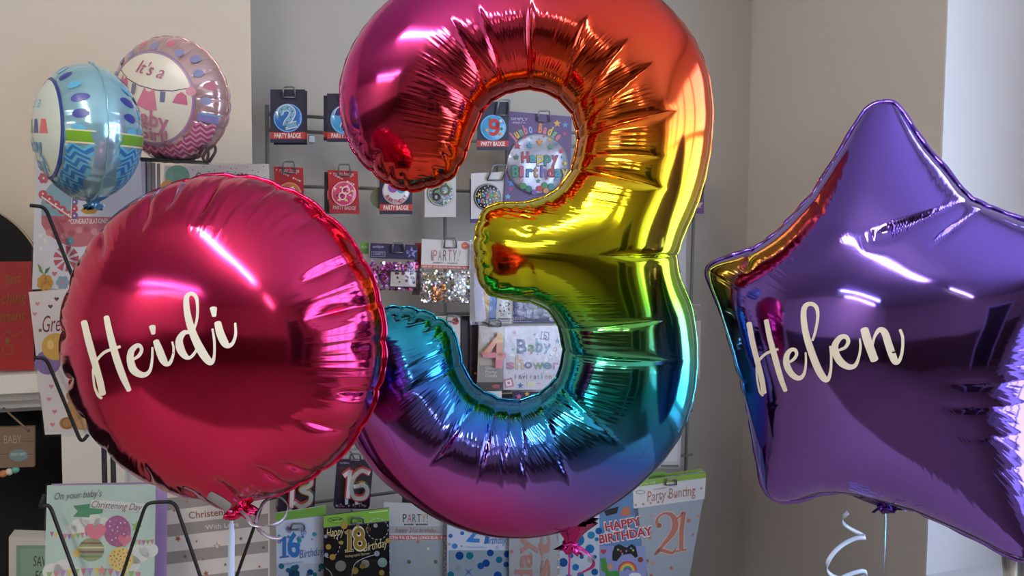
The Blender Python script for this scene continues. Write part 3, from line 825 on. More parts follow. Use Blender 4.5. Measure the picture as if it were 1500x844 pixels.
cB = at(129, 194, 1.42, K); RB = .101
crb = [(a, .5, .05) for a in np.linspace(-PI, PI, 14)[:-1]]
foil_blue = foil_mat('pale_blue_foil', '#9fcfdc', rough=.15, coat=.5, metal=.55, bump=.001, freq=110)
tB, oB, _, (b1, b2, bn, bs) = disc_balloon('baby_balloon', 'small blue patterned foil baby balloon turned to the left', 'balloon', cB, math.radians(-47), math.radians(-5), 0, RB, RB * .70, foil_blue, crb, scal=.012, tail=.03, Ntheta=200, Nu=30, flat=2.1, group=None, edge_w=.003, flat_back=1.)
mb = MB()
dec_circ(mb, bs, RB, 0, 0, .70, '#c9d6cc', 1, 1, 8, 48, rough=.3)
dec_ring(mb, bs, RB, .69, .73, '#2d3f86', 1, 2, rough=.3)
for side in (1, -1):
    rr = .74 if side == 1 else 0.
    for x, y, r, c in [(-.62,.62,.07,'#3a3f8f'),(-.35,.83,.06,'#62b0d0'),(-.1,.86,.07,'#3a3f8f'),(.15,.84,.06,'#62b0d0'),(.38,.74,.07,'#3a3f8f'),(.62,.62,.06,'#62b0d0'),(.78,.44,.07,'#3a3f8f'),(.86,.22,.065,'#3a3f8f'),(.87,.02,.06,'#62b0d0'),(-.8,.4,.06,'#62b0d0'),(-.87,.15,.06,'#3a3f8f'),
        (.6,.30,.07,'#62b0d0'),(.5,.5,.06,'#3a3f8f'),(.72,.05,.06,'#62b0d0'),(.3,.4,.06,'#3a3f8f'),(.45,.15,.07,'#62b0d0'),(.1,.6,.07,'#62b0d0')]:
        if math.hypot(x, y) - r > rr: dec_circ(mb, bs, RB, x, y, r, c, side, 1, 2, rough=.3)
    dec_band(mb, bs, RB, -.16, -.02, '#6fa32c', side, 2, rr, rough=.3)
    dec_band(mb, bs, RB, -.02, .0, '#d8d2a0', side, 2, rr, rough=.3)
    dec_band(mb, bs, RB, -.19, -.165, '#d8d2a0', side, 2, rr, rough=.3)
    for k in range(9):
        y = -.27 - k * .09
        dec_band(mb, bs, RB, y - .022, y + .022, '#2f6fae', side, 1, rr, lambda x: zig(x), rough=.3)
        dec_band(mb, bs, RB, y + .022, y + .06, '#5fb0cc', side, 1, rr, lambda x: zig(x), rough=.3)
dec_text(mb, bs, RB, "It's a", -.28, .22, .28, .17, '#6aa9c4', shear=.3)
dec_text(mb, bs, RB, 'Baby', -.4, .3, -.34, .2, '#4f8fc0', bold=.02)
dec_text(mb, bs, RB, 'Boy!', -.34, .26, -.6, .2, '#4f8fc0', bold=.02)
for i, (x, c) in enumerate(((-.45,'#5fb0cc'),(-.2,'#6fa32c'),(.05,'#3a3f8f'),(.3,'#d06a6a'))):
    dec_poly(mb, bs, RB, [(x, .12), (x + .12, .12), (x + .17, -.08), (x - .05, -.08)], c, 1, 2, rough=.3)
mb.build('printed_pattern', tB)
nk = [cB - Vector((0, 0, RB * f_)) + Vector((.006, 0, 0)) for f_ in (.95, 1.02, 1.07, 1.12)]
neck_mesh(tB, 'neck', None, nk, [.02, .008, .006, .014], [.012, .006, .004, .008], mat('#5d9cc8', rough=.2, metal=.5), seed=6)

cG = at(252, 147, 1.62, K); RG = .108
crg = [(-PI / 2 + 2 * PI * (k + .5) / 26, .33 if k % 2 else .24, .16) for k in range(26)]
foil_rose = foil_mat('pale_pink_foil', '#d9b7b6', rough=.16, coat=.5, metal=.55, bump=.0012, freq=110)
tG, oG, _, (g1, g2, gn, gs) = disc_balloon('baby_balloon', 'small pale pink foil balloon with a clothes line and baby girl message', 'balloon', cG, math.radians(-10), math.radians(-15), math.radians(7), RG, RG * .60, foil_rose, crg, scal=.02, tail=.02, Ntheta=312, Nu=36, flat=2.2, edge_w=.003)
mb = MB()
dec_circ(mb, gs, RG, -.04, .0, .69, '#e3dccb', 1, 1, 8, 48, rough=.3)
for r0, r1, c in ((.695, .715, '#b08ab0'), (.725, .735, '#8f7fae')):
    dec_ring(mb, lambda a, b, s=1, l=0: gs(a - .04 * RG, b, s, l), RG, r0, r1, c, 1, 2, rough=.3)
for k in range(20):
    a = .2 + k * .27; r = .82 + .07 * (k % 2)
    if -2.6 < math.atan2(math.sin(a), math.cos(a)) < -.25: continue
    dec_circ(mb, gs, RG, r * math.cos(a), r * math.sin(a), .062, ('#8c8fb4', '#c8788a')[k % 3 > 0 and k % 2], 1, 1, 2, rough=.3)
rr = .73
dec_band(mb, gs, RG, -.16, -.05, '#8c86c0', 1, 2, rr, rough=.3); dec_band(mb, gs, RG, -.05, -.02, '#7fb0c0', 1, 2, rr, rough=.3)
for k in range(8):
    y = -.25 - k * .085
    dec_band(mb, gs, RG, y - .02, y + .02, '#b8507c', 1, 1, rr, lambda x: zig(x, .13, .035), rough=.3)
    dec_band(mb, gs, RG, y + .02, y + .055, '#dda0b4', 1, 1, rr, lambda x: zig(x, .13, .035), rough=.3)
dec_text(mb, gs, RG, "It's a", -.32, .16, .34, .2, '#b4687c', shear=.35)
dec_text(mb, gs, RG, 'Baby', -.28, .36, -.42, .24, '#c27894', bold=.02)
dec_text(mb, gs, RG, 'Girl!', -.18, .34, -.64, .20, '#c27894', bold=.02)
for (x0, y0), (x1, y1) in zip([(-.66,.30),(-.45,.2),(-.2,.15),(.1,.15),(.35,.2)], [(-.45,.2),(-.2,.15),(.1,.15),(.35,.2),(.56,.3)]):
    dec_poly(mb, gs, RG, [(x0, y0 - .008), (x1, y1 - .008), (x1, y1 + .008), (x0, y0 + .008)], '#5c5560', 1, 2, rough=.4)
dec_poly(mb, gs, RG, [(-.57,.26),(-.53,.18),(-.48,.22),(-.43,.16),(-.40,-.06),(-.52,-.10),(-.64,-.04)], '#c9708a', 1, 3, rough=.3)
dec_poly(mb, gs, RG, [(-.10,.16),(-.06,.10),(.0,.10),(.04,.16),(.08,.12),(.16,-.15),(-.02,-.19),(-.20,-.15),(-.12,.10)], '#d07c94', 1, 3, rough=.3)
dec_poly(mb, gs, RG, [(-.34,.16),(-.26,.15),(-.26,.0),(-.33,-.02)], '#6e7590', 1, 3, rough=.3)
dec_poly(mb, gs, RG, [(.17,.15),(.25,.16),(.26,.0),(.19,-.01)], '#6e7590', 1, 3, rough=.3)
dec_poly(mb, gs, RG, [(.38,.02),(.6,.04),(.56,.18),(.48,.22),(.42,.16)], '#c9708a', 1, 3, rough=.3)
dec_circ(mb, gs, RG, .6, .26, .07, '#d89aa6', 1, 3, 1, 12, rough=.3)
mb.build('printed_pattern', tG)
blk = MB()
bx = at(305, 228, 1.57); dk = mat('#3a2426', rough=.5)
blk.tube(arc_pts([at(x, y, 1.57) for x, y in ((292,226),(300,212),(306,222),(303,238),(296,232),(304,218),(315,212),(316,222),(306,238))], .006, 4), .0028, dk, 6)
blk.build('ribbon_bow', tG)

# ======================================================= room
m_ceil = wall_mat('ceiling_paint', '#dedbd4')
m_left = wall_mat('cream_wall_paint', '#ddd0bc')
m_back = wall_mat('pale_grey_wall_paint', '#b4afa6')
m_right = wall_mat('warm_grey_wall_paint', '#ccc5ba')
m_rev = wall_mat('white_gloss_plaster', '#d6d8dd', rough=.6)
m_floor = wall_mat('brown_carpet', '#7d6758', rough=.95, bump=.003, scale=220, var=.25)
m_front = wall_mat('shop_wall_paint', '#b3a794')
H_ = 2.62
def structure(name, boxes, m):
    mb = MB()
    for b in boxes: mb.rbox(*b, m)
    o = mb.build(name); o['kind'] = 'structure'; return o
VB, UL, UR, VF = 2.027, -5.4, 1.478, -4.4
structure('floor', [(UL - .1, 2.4, VF - .1, VB + .1, -.1, 0)], m_floor)
structure('ceiling', [(UL - .1, 2.4, VF - .1, VB + .1, H_, H_ + .1)], m_ceil)
structure('wall_back', [(.04, UR + .1, VB, VB + .1, 0, H_)], m_back)
bv, bu = 1.838, .0405      # face and edge of the chimney breast
FX0, FX1, FZ = -1.9, -.64, 0
p_ = at(97, 600, 1.95); uL = p_.dot(U3); zT = at(60, 601, 1.95).z
structure('wall_left', [(uL, bu, bv, VB + .1, 0, H_), (UL, uL, bv, VB + .1, zT, H_), (UL, uL - .95, bv, VB + .1, 0, zT), (UL - .1, UL, VF, VB + .1, 0, H_)], m_left)
structure('wall_right', [(UR, UR + .1, 1.336, VB + .1, 0, H_), ], m_right)
structure('trim_1', [(UR + .001, UR + .36, 1.333, 1.336 + .1, 0, H_)], m_rev)       # splay beside the shop window
WU = UR + .26
structure('trim_2', [(WU, WU + .1, .95, 1.336, 0, H_), (WU, WU + .1, -2.2, .95, 0, .75), (WU, WU + .1, -2.2, .95, 2.35, H_), (UR, WU + .1, -2.3, -2.2, 0, H_), (UR, WU + .02, -2.2, 1.336, .70, .75)], m_rev)
structure('wall_front', [(UL, UR + .1, VF - .1, VF, 0, H_), (UR, UR + .1, VF, -2.3, 0, H_)], m_front)
wf = mat('#d9dbde', rough=.4)
mb = MB()
for v in (-2.2, -1.58, -.96, -.34, .28, .904): mb.rbox(WU + .01, WU + .06, v, v + .046, .75, 2.35, wf)
for z in (.75, 1.72, 2.30): mb.rbox(WU + .01, WU + .06, -2.2, .95, z, z + .05, wf)
w_ = mb.build('window_1'); w_['kind'] = 'structure'
mb = MB(); mb.rbox(WU + .030, WU + .036, -2.2, .95, .75, 2.35, clear_mat('window_glass', .05, (.97, .98, 1), .02, 0.))
g_ = mb.build('glass_pane', w_)
dd = mat('#241b18', rough=.5); ddm = mat('#5b4636', rough=.4)
mb = MB(); mb.rbox(-.2, .75, VF + .001, VF + .05, 0, 2.05, dd); mb.rbox(-.27, -.2, VF, VF + .07, 0, 2.12, wf); mb.rbox(.75, .82, VF, VF + .07, 0, 2.12, wf); mb.rbox(-.2, .75, VF, VF + .07, 2.05, 2.12, wf)
d_ = mb.build('added_door_1'); d_['kind'] = 'structure'  # unseen dark door, added to give the foil dark reflections
structure('added_panelling', [(UL, -.27, VF + .001, VF + .03, 0, 1.15), (.82, UR, VF + .001, VF + .03, 0, 1.15), (UL + .001, UL + .03, VF + .03, bv - .25, 0, 1.15)], ddm)   # unseen dark panelling, added to vary the reflections in the foil

# unseen counter, added to lighten the foil undersides and end the ribbons
mb = MB(); mb.rbox(-1.45, 1.0, .45, 1.29, .765, .80, mat('#a8927e', rough=.45, name='beech_laminate'))
ct = mb.build('added_counter'); tag(ct, 'unseen pale wooden counter added under the three big balloons to brighten their reflections', 'counter')
mb = MB(); mb.rbox(-1.40, .95, .50, 1.25, 0, .765, mat('#b9b0a4', rough=.6)); mb.build('added_cabinet', ct)
# lamps on the ceiling
def tube_lamp(u0, v0, u1, v1, label, s=1., warm=(1, .93, .84)):
    a = U3 * u0 + V3 * v0 + Z3 * (H_ - .09); b = U3 * u1 + V3 * v1 + Z3 * (H_ - .09)
    mid = (a + b) / 2; d = (b - a).normalized(); l = (b - a).length / 2
    w = d.cross(Z3)
    mb = MB(); mb.box(mid + Z3 * .055, (d * (l + .04), w * .06, Z3 * .034), mat('#e4e4e0', rough=.4))
    for e in (-1, 1): mb.box(mid + d * e * (l + .015), (d * .015, w * .025, Z3 * .03), mat('#e4e4e0', rough=.4))
    o = mb.build('ceiling_light'); tag(o, label, 'ceiling light')
    mb = MB(); mb.tube([a, b], .016, emit_mat('tube_glow', warm, s), 10); mb.build('fluorescent_tube', o)
    return o
LAMP = 135.
tube_lamp(-.80, -1.35, -.80, .62, 'long white fluorescent tube light on the ceiling nearest the balloons', LAMP)
tube_lamp(-3.5, -2.3, -3.5, -.3, 'cool bluish fluorescent tube light on the ceiling further left', LAMP * .45, (.62, .74, 1))
tube_lamp(-4.7, -2.7, -4.7, -.9, 'rosy fluorescent tube light on the ceiling at the far left', LAMP * .4, (1, .80, .76))
tube_lamp(-.80, -3.9, -.80, -2.2, 'fluorescent tube light on the ceiling near the added dark door', LAMP * .25)

wd = bpy.data.worlds.new('sky'); scn.world = wd; wd.use_nodes = True
bg = wd.node_tree.nodes['Background']; bg.inputs[0].default_value = (.68, .80, 1, 1); bg.inputs[1].default_value = 7.5
pl = bpy.data.lights.new('window_portal', 'AREA'); pl.shape = 'RECTANGLE'; pl.size = 3.15; pl.size_y = 1.6; pl.cycles.is_portal = True
po = bpy.data.objects.new('window_portal', pl); COL.objects.link(po)
po.matrix_world = Matrix.Translation(U3 * (WU + .12) + V3 * -.625 + Z3 * 1.55) @ Matrix((( -V3.x, 0, U3.x), (-V3.y, 0, U3.y), (0, 1, 0))).to_4x4()
vs_ = scn.view_settings; vs_.view_transform = 'Standard'; vs_.look = 'None'; vs_.gamma = 1; vs_.use_curve_mapping = False; vs_.exposure = 0.
scn.display_settings.display_device = 'sRGB'
scn.cycles.max_bounces = 8; scn.cycles.glossy_bounces = 5; scn.cycles.diffuse_bounces = 4; scn.cycles.transparent_max_bounces = 12
scn.cycles.sample_clamp_indirect = 6.0
scn.cycles.use_denoising = True
# ======================================================= fireplace, left
m_white = mat('#d8d3c6', rough=.45, name='white_gloss_paint'); m_black = mat('#0b0b0d', rough=.8, name='matt_black')  # plain matt black lines the fireplace opening
mb = MB()
zS0, zS1 = at(30, 600, 1.83).z, at(30, 549, 1.79).z
uR_ = at(205, 560, 1.80).dot(U3)
vf = bv - .012
fp = empty('fireplace', U3 * (uL - .4) + V3 * bv); tag(fp, 'white painted fireplace surround with a black opening behind the card rack', 'fireplace')
mb.rbox(uL - 1.15, uR_ + .04, bv - .15, bv, zS1 - .035, zS1, m_white); mb.build('mantel_shelf', fp)
mb = MB(); mb.rbox(uL - 1.12, uR_ + .02, bv - .115, bv, zS1 - .055, zS1 - .035, m_white)
mb.rbox(uL - 1.10, uR_, bv - .085, bv, zS1 - .075, zS1 - .055, m_white)
mb.rbox(uL - 1.08, uR_ - .01, bv - .06, bv, zS0 - .002, zS1 - .075, m_white); mb.build('moulding', fp)
mb = MB(); mb.rbox(uL, uL + .115, bv - .055, bv, 0, zS0 - .002, m_white)
mb.rbox(uL + .115, uR_ - .02, bv - .03, bv, 0, zS0 - .002, m_white); mb.build('pilaster', fp)
mb = MB(); mb.rbox(uL - 1.08, uL - .95, bv - .055, bv, 0, zS0 - .002, m_white); mb.build('pilaster', fp)
mb = MB()
mb.rbox(uL - .95, uL, bv + .07, bv + .085, 0, zS0 + .01, m_black); mb.rbox(uL - .951, uL - .94, bv, bv + .085, 0, zS0, m_black); mb.rbox(uL - .01, uL + .0005, bv - .004, bv + .085, 0, zS0, m_black)
mb.rbox(uL - .95, uL, bv - .003, bv + .085, zS0 - .008, zS0 + .008, m_black)
mb.build('opening', fp)

s = Sheet(1.90)
pts = [(-65 + 132 * math.cos(a), 427 + 132 * math.sin(a)) for a in np.linspace(-PI, 0, 40)] + [(67, 530), (-197, 530)]
s.body(pts, '#040406', t=.012, rough=.85)
s.stroke('rim', pts[:41], 2.6, '#b9a68c', 2, sm=False, rough=.5)
s.make('chalkboard', 'black round topped board standing on the mantel behind the red card', 'board')

s = Sheet(1.82)
s.body([(-60, 384), (46, 383), (50, 543), (-60, 543)], '#8f151a', t=.002, rough=.5)
g = dict(rough=.35, metal=.6)
s.text('lettering', 'Best', 9, 418, 31, 414, 15, '#8a6a34', shear=.3, **g)
s.text('lettering', 'Teaching', -22, 447, 40, 441, 15, '#8a6a34', shear=.3, **g)
s.text('lettering', 'Assistant', -25, 474, 38, 468, 15, '#8a6a34', shear=.3, **g)
s.stroke('lettering', [(4,492),(12,486),(20,494),(28,488),(36,484)], 1.2, '#8a6a34', **g)
s.ring('lettering', 11, 512, 8, 1.3, '#8a6a34', **g); s.rect('lettering', 8, 495, 14, 503, '#8a6a34', **g)
s.make('greeting_card', 'red card with gold writing standing on the mantel shelf', 'card')

s = Sheet(1.86)
s.body([(-95, 628), (50, 625), (50, 684), (-95, 689)], wall_mat('plaque_wood', '#7b6450', rough=.7, scale=30, var=.25), t=.012)
s.rect('lettering', -95, 646, 50, 646.8, '#4d3d30'); s.rect('lettering', -95, 665, 50, 665.8, '#4d3d30')
s.text('lettering', 'BABY', 6, 650, 32, 649, 12, '#a4917c'); s.text('lettering', 'SHHH', -40, 652, -6, 651, 12, '#a4917c')
s.circ('badge', 27, 667, 14, '#6d8486', 2, ry=9); s.text('badge', 'SWEET BABY', 16, 668, 38, 667, 4, '#c6cfc6', 3)
for x in (42,): s.circ('nail_hole', x, 631, 2, '#3a2e24', 2)
pl_ = s.make('wooden_plaque', 'small wooden baby plaque hanging on string in the black fireplace opening', 'plaque')
mb = MB(); mb.tube([s.P(42, 630, .003), s.P(5, 597, .003)], .0018, mat('#8d7a62', rough=.9), 6); mb.build('string', pl_); mb = MB(); mb.tube([s.P(-85, 633, .003), s.P(-30, 597, .003)], .0018, mat('#8d7a62', rough=.9), 6); mb.build('string', pl_)
for i, (x, y, c) in enumerate(((22,689,'#5fae94'),(13,692,'#d9cdbb'),(4,695,'#c87f50'),(-6,697,'#d9cdbb'),(-16,698,'#5fae94'))):
    me = bmesh.new(); bmesh.ops.create_uvsphere(me, u_segments=14, v_segments=10, radius=.0072)
    m_ = MB(); cc = s.P(x, y, -.004)
    m_.add([v.co + cc for v in me.verts], [tuple(v.index for v in f.verts) for f in me.faces], mat(c, rough=.5), True); me.free()
    m_.build('bead', pl_)

s = Sheet(1.74)
s.body([(13, 787), (92, 790), (92, 900), (13, 900)], '#cfccc0', t=.04, rough=.4)
s.rect('backing', 24, 799, 92, 899, '#7f9c8a', 1, rough=.6); s.rect('backing', 30, 804, 92, 899, '#8aa893', 2, rough=.5)
s.text('lettering', 'SAVING', 49, 829, 86, 831, 15, '#2c3a33', 3); s.text('lettering', 'FOR', 52, 850, 73, 851, 14, '#2c3a33', 3); s.text('lettering', 'BABY', 50, 871, 82, 872, 14, '#2c3a33', 3)
s.make('box_frame', 'white money box frame with saving for lettering at the bottom left', 'frame')

# ======================================================= cards in the black wire rack
cello = clear_mat('cellophane', .045, (.985, .985, .985), .10, .002, 14)
def sleeve(s, pts, lift=.004, part='cellophane_sleeve'):
    s.mb(part).slab([s.P(x, y, lift) for x, y in pts], s.n, .0004, cello)

# pram card
s = Sheet(1.60)
Wc = '#cfd0d6'
s.body([(53, 226), (205, 222), (215, 420), (47, 424)], Wc, t=.003, rough=.5)
n_ = lambda a, b, c, d, k: [(a + (c - a) * i / k, b + (d - b) * i / k) for i in range(k + 1)]
for i, (x, c) in enumerate(((60,'#7e93a0'),(72,'#c07a5c'),(84,'#7e93a0'))): s.poly('printed_pattern', [(x-5, 243), (x+5, 242), (x, 251)], c, 1)
def flower(s, part, cx, cy, r, c, cc, n=6, L=2):
    for k in range(n): s.circ(part, cx + r * .62 * math.cos(2*PI*k/n), cy + r * .62 * math.sin(2*PI*k/n), r * .42, c, L, n=12)
    s.circ(part, cx, cy, r * .25, cc, L + 1, n=10)
flower(s, 'printed_pattern', 64, 261, 8, '#b7566c', '#e8ddd8'); flower(s, 'printed_pattern', 80, 255, 7, '#d8d4cc', '#c9b070')
hood = [(105, 320)] + [(105 - 46 * math.cos(a) * 1.0, 318 - 56 * math.sin(a)) for a in np.linspace(.05, 1.45, 14)] + [(108, 320)]
s.poly('printed_pattern', [(61, 318), (60, 300), (64, 283), (74, 270), (90, 261), (106, 257), (106, 320)], '#7fa3b0', 1)
for k in range(5): s.circ('printed_pattern', 63 + k * 9.5, 285 + k * 7.6, 6.5, '#b8404e', 3, n=16); s.circ('printed_pattern', 63 + k * 9.5, 284 + k * 7.6, 1.6, '#e8ddd8', 4, n=8)
s.stroke('printed_pattern', [(61, 288), (105, 319)], 2.2, '#ddd8d2', 5, sm=False)
s.stroke('printed_pattern', [(107, 257), (104, 320)], 1.2, '#ddd8d2', 5, sm=False)
for k in range(4): s.circ('printed_pattern', 109, 286 + k * 10, 5.5, '#6d5c98' if k % 2 else '#b8404e', 3, n=16); s.circ('printed_pattern', 109, 286 + k * 10, 1.5, '#e8ddd8', 4, n=8)
s.rect('printed_pattern', 61, 316, 172, 330, '#b5616c', 2, sl=.02)
s.heart('printed_pattern', 93, 324, 5, '#a83a48', 3)
s.text('lettering', '*CONGRATULATIONS*', 101, 328, 158, 327, 7, '#efe6e2', 3, bold=.01)
bowl = [(62, 330)] + [(62 + 104 * t, 330 + 32 * math.sin(PI * t) ** .7) for t in np.linspace(.02, .98, 20)] + [(166, 330)]
s.poly('printed_pattern', bowl, '#b8606c', 1)
for k in range(9): s.circ('printed_pattern', 72 + k * 11, 341 + 5 * math.sin(k), 5, ('#c9838c', '#a84a58')[k % 2], 2, n=12)
flower(s, 'printed_pattern', 103, 353, 6, '#4f8c9c', '#6aa5b4')
for k in range(9):
    a = k * 2 * PI / 9
    s.poly('printed_pattern', [(97 + 4 * math.cos(a), 379 + 4 * math.sin(a)), (97 + 19 * math.cos(a - .24), 379 + 19 * math.sin(a - .24)), (97 + 19 * math.cos(a + .24), 379 + 19 * math.sin(a + .24))], '#b5485a', 2)
s.poly('printed_pattern', [(55, 386), (60, 391), (64, 402), (58, 398)], '#5f8c3c', 2); s.poly('printed_pattern', [(74, 391), (70, 399), (65, 402), (67, 394)], '#3f6c50', 2)
flower(s, 'printed_pattern', 66, 414, 12, '#c8963a', '#b06a30', 7); flower(s, 'printed_pattern', 92, 414, 10, '#7fa0b0', '#c27080', 6); s.heart('printed_pattern', 80, 401, 4, '#c27080', 2)
s.poly('printed_pattern', [(118, 309), (124, 301), (133, 300), (138, 295), (146, 296), (146, 305), (139, 313), (126, 314)], '#b98a35', 2); s.poly('printed_pattern', [(128, 303), (136, 301), (133, 307)], '#4f8c9c', 3)
for (x, y) in ((59,345),(66,353),(60,364)): s.circ('printed_pattern', x, y, 3, '#e6e0d0', 2, n=8)
sleeve(s, [(51, 224), (207, 220), (217, 422), (45, 426)])
s.make('greeting_card', 'tall white congratulations card with a pink pram picture behind the blue balloon', 'card')
s = Sheet(1.64)
for k, (x0, x1, c) in enumerate(((150, 212, '#b9b2c2'), (150, 222, '#b0a7a0'))):
    s.body([(x0, 232 + k), (x1, 236), (x1 + 2, 420), (x0, 420)], c, t=.006, part='body', lift=-.008 * k, rough=.6)
for k in range(4): s.body([(208 + k * 7, 236 + k), (213 + k * 7, 236 + k), (214 + k * 7, 418), (209 + k * 7, 418)], '#8f8a86', t=.003, part='envelope_edges', lift=-.002 - .002 * k, rough=.6)
s.make('envelope_stack', 'grey and lilac stack of wrapped cards between the two small balloons and pink balloon', 'envelopes')

# green balloon card
s = Sheet(1.72)
s.body([(241, 243), (394, 240), (400, 440), (236, 440)], '#e6e1da', t=.008, rough=.5)
s.circ('printed_pattern', 260, 258, 18, '#7fb49a', 1, ry=16); s.circ('printed_pattern', 246, 276, 12, '#d49a4a', 2); s.circ('printed_pattern', 268, 283, 14, '#8ec0a8', 1)
s.text('lettering', 'Congratulations', 286, 265, 362, 262, 12, '#5c5a5c', 2, shear=.35)
for i in range(14): s.circ('printed_pattern', 282 + i * 8, 249 + 5 * math.sin(i * 2.3), 1.1, '#c98a7a', 1, n=6)
sleeve(s, [(239, 241), (396, 238), (402, 440), (234, 440)], .003)
s.make('greeting_card', 'white card with green balloon above the big pink balloon', 'card')

# bear card
s = Sheet(1.52)
s.body([(42, 428), (130, 421), (150, 634), (66, 637)], '#d3cfcd', t=.003, rough=.5)
for x, y, c in ((55,445,'#c98a98'),(74,449,'#6a3a44'),(83,438,'#6a3a44'),(51,460,'#c98a98'),(75,566,'#c98090'),(72,585,'#c98090'),(80,603,'#c98090'),(77,622,'#c98090')): s.heart('printed_pattern', x, y, 3.6, c, 1)
s.star('printed_pattern', 59, 484, 4, '#6a3a44')
s.text('lettering', 'Great News', 63, 487, 150, 480, 24, '#6f2f3c', 2, shear=.35)
s.circ('printed_pattern', 70, 531, 19, '#7c6a9c', 1, ry=18); s.circ('printed_pattern', 82, 508, 21, '#c8a04a', 2, ry=20); s.circ('printed_pattern', 74, 505, 5, '#dcc07a', 3, ry=7)
s.circ('printed_pattern', 118, 600, 20, '#b38a58', 1, ry=30); s.circ('printed_pattern', 98, 620, 11, '#a97e4c', 2, ry=9); s.circ('printed_pattern', 125, 620, 12, '#c9a06c', 3, ry=9); s.circ('printed_pattern', 105, 580, 8, '#a97e4c', 2); s.ring('printed_pattern', 98, 620, 8, 1.2, '#7c5a34', 3)
sleeve(s, [(40, 426), (132, 419), (152, 637), (64, 640)], .003)
s.make('greeting_card', 'white teddy bear card with yellow and purple balloons left of the pink balloon', 'card')

# christening card with balloons
s = Sheet(1.44)
s.body([(69, 712), (228, 710), (224, 960), (62, 960)], '#b3cdc0', t=.003, rough=.5)
pp = 'printed_pattern'
for cx, cy, r in ((118,770,14),(132,762,16),(150,768,13),(165,772,10),(104,776,9),(95,832,16),(78,838,16),(110,842,14),(200,812,18),(218,806,14),(190,826,16)): s.circ(pp, cx, cy, r, '#d5d8cf', 1, ry=r * .8)
s.poly(pp, [(107,757),(114,749),(107,741),(132,738),(131,744),(152,742),(150,752),(132,754),(131,758)], '#3f8f68', 2)
s.poly(pp, [(134,732),(216,738),(212,748),(219,751),(133,744)], '#d9ddd4', 3)
s.text('lettering', "On your baby's", 80, 732, 150, 727, 10, '#6a6a78', 4, shear=.4)
s.text('lettering', 'Christening Day', 134, 743, 208, 748, 10, '#6a6a78', 5, shear=.4)
for i in range(9):
    x = 76 + i * 6.4; y = 779 + 3.5 * math.sin(PI * i / 8)
    s.poly(pp, [(x - 3, y), (x + 3, y), (x, y + 8)], ('#b06aa0', '#d8c060', '#8fb46a', '#c9808c')[i % 4], 2)
for i in range(5):
    x = 198 + i * 6.2; y = 790 + 1.5 * math.sin(PI * i / 4)
    s.poly(pp, [(x - 3, y), (x + 3, y), (x, y + 8)], ('#8fb46a', '#c9808c', '#b06aa0')[i % 3], 2)
for i in range(14):
    x = 72 + i * 10; y = 838 - 6 * math.sin(PI * i / 13)
    s.poly(pp, [(x - 4, y), (x + 5, y), (x, y + 12)], ('#8fb46a', '#c9808c', '#b08ac0', '#d8c060')[i % 4], 2)
s.circ(pp, 172, 778, 20, '#9c5a8a', 3, ry=23)
for i in range(22):
    a = i * 2.4; r = 17 * math.sqrt(i / 22); s.circ(pp, 172 + r * math.cos(a), 778 + 1.15 * r * math.sin(a), 1.3, ('#d8c8d8', '#d0708c')[i % 2], 4, n=6)
s.heart(pp, 140, 779, 16, '#cf7488', 4); s.heart(pp, 183, 791, 10, '#cf7488', 6)
s.circ(pp, 134, 805, 19, '#8f9a70', 4, ry=17)
for i in range(4):
    y = 794 + i * 6.5; w = 18.5 * math.sqrt(max(0, 1 - ((y + 1 - 805) / 17) ** 2)); s.rect(pp, 134 - w, y, 134 + w, y + 2.6, ('#8a5a4c', '#cfc8a0', '#7a4a5c', '#5c8a60')[i], 5)
s.circ(pp, 177, 819, 18, '#d6c468', 4, ry=18)
for i in range(26):
    a = i * 2.4; r = 16 * math.sqrt(i / 26); s.circ(pp, 177 + r * math.cos(a), 819 + r * math.sin(a), 1.4, '#c06a8a', 5, n=6)
s.star(pp, 200, 771, 9, '#7fae5c', 5, rot=.2); s.star(pp, 113, 810, 9, '#d8c058', 5, rot=.2); s.star(pp, 150, 836, 8, '#c9808c', 5)
sleeve(s, [(67, 708), (231, 706), (227, 960), (60, 960)], .003)
s.make('greeting_card', 'mint green christening card with colourful balloons at the bottom left', 'card')
s = Sheet(1.48)
s.body([(75, 710), (245, 707), (243, 960), (72, 960)], '#a386b4', t=.004, rough=.6)
s.make('envelope', 'lilac envelope behind the mint green christening card', 'envelope')

# striped christening card
s = Sheet(1.56)
s.body([(243, 716), (404, 728), (405, 842), (398, 870), (243, 880)], '#8f877c', t=.02, rough=.6)
s.rect('card_front', 243, 714, 395, 900, '#cfc6ba', 1, sl=-.03)
for y in (729, 768, 808, 848): s.poly('card_front', [(244, y + 1), (393, y - 16), (393, y + 1), (244, y + 19)], '#958b83', 2)
s.text('lettering', 'Christening Day', 277, 760, 372, 750, 10, '#8a5a48', 3, bold=.008); s.text('lettering', 'With Love', 301, 776, 350, 771, 7, '#cfc6ba', 3, bold=.01)
for i, (x, y, r, c) in enumerate(((258,718,4,'#6a5048'),(274,735,2.5,'#a05c40'),(255,748,3,'#a05c40'),(261,789,5,'#a05c40'),(288,793,2.5,'#6a5a58'),(353,789,3.5,'#6a5a58'),(384,780,4.5,'#a05c40'),(271,815,4,'#6a5a58'),(297,819,2.5,'#a05c40'),(386,802,3.5,'#6a5048'),(330,827,3,'#6a5a58'),(302,840,5,'#a05c40'),(380,830,3,'#a05c40'),(355,812,5,'#b98a70'),(369,766,3,'#a05c40'),(318,800,6,'#9a6a50'))): s.star('lettering', x, y, r, c, 3, rot=i)
s.star('lettering', 318, 800, 4, '#cfc6ba', 4, rot=15)
s.make('greeting_card', 'beige and grey striped christening card with small stars below the pink balloon', 'card')

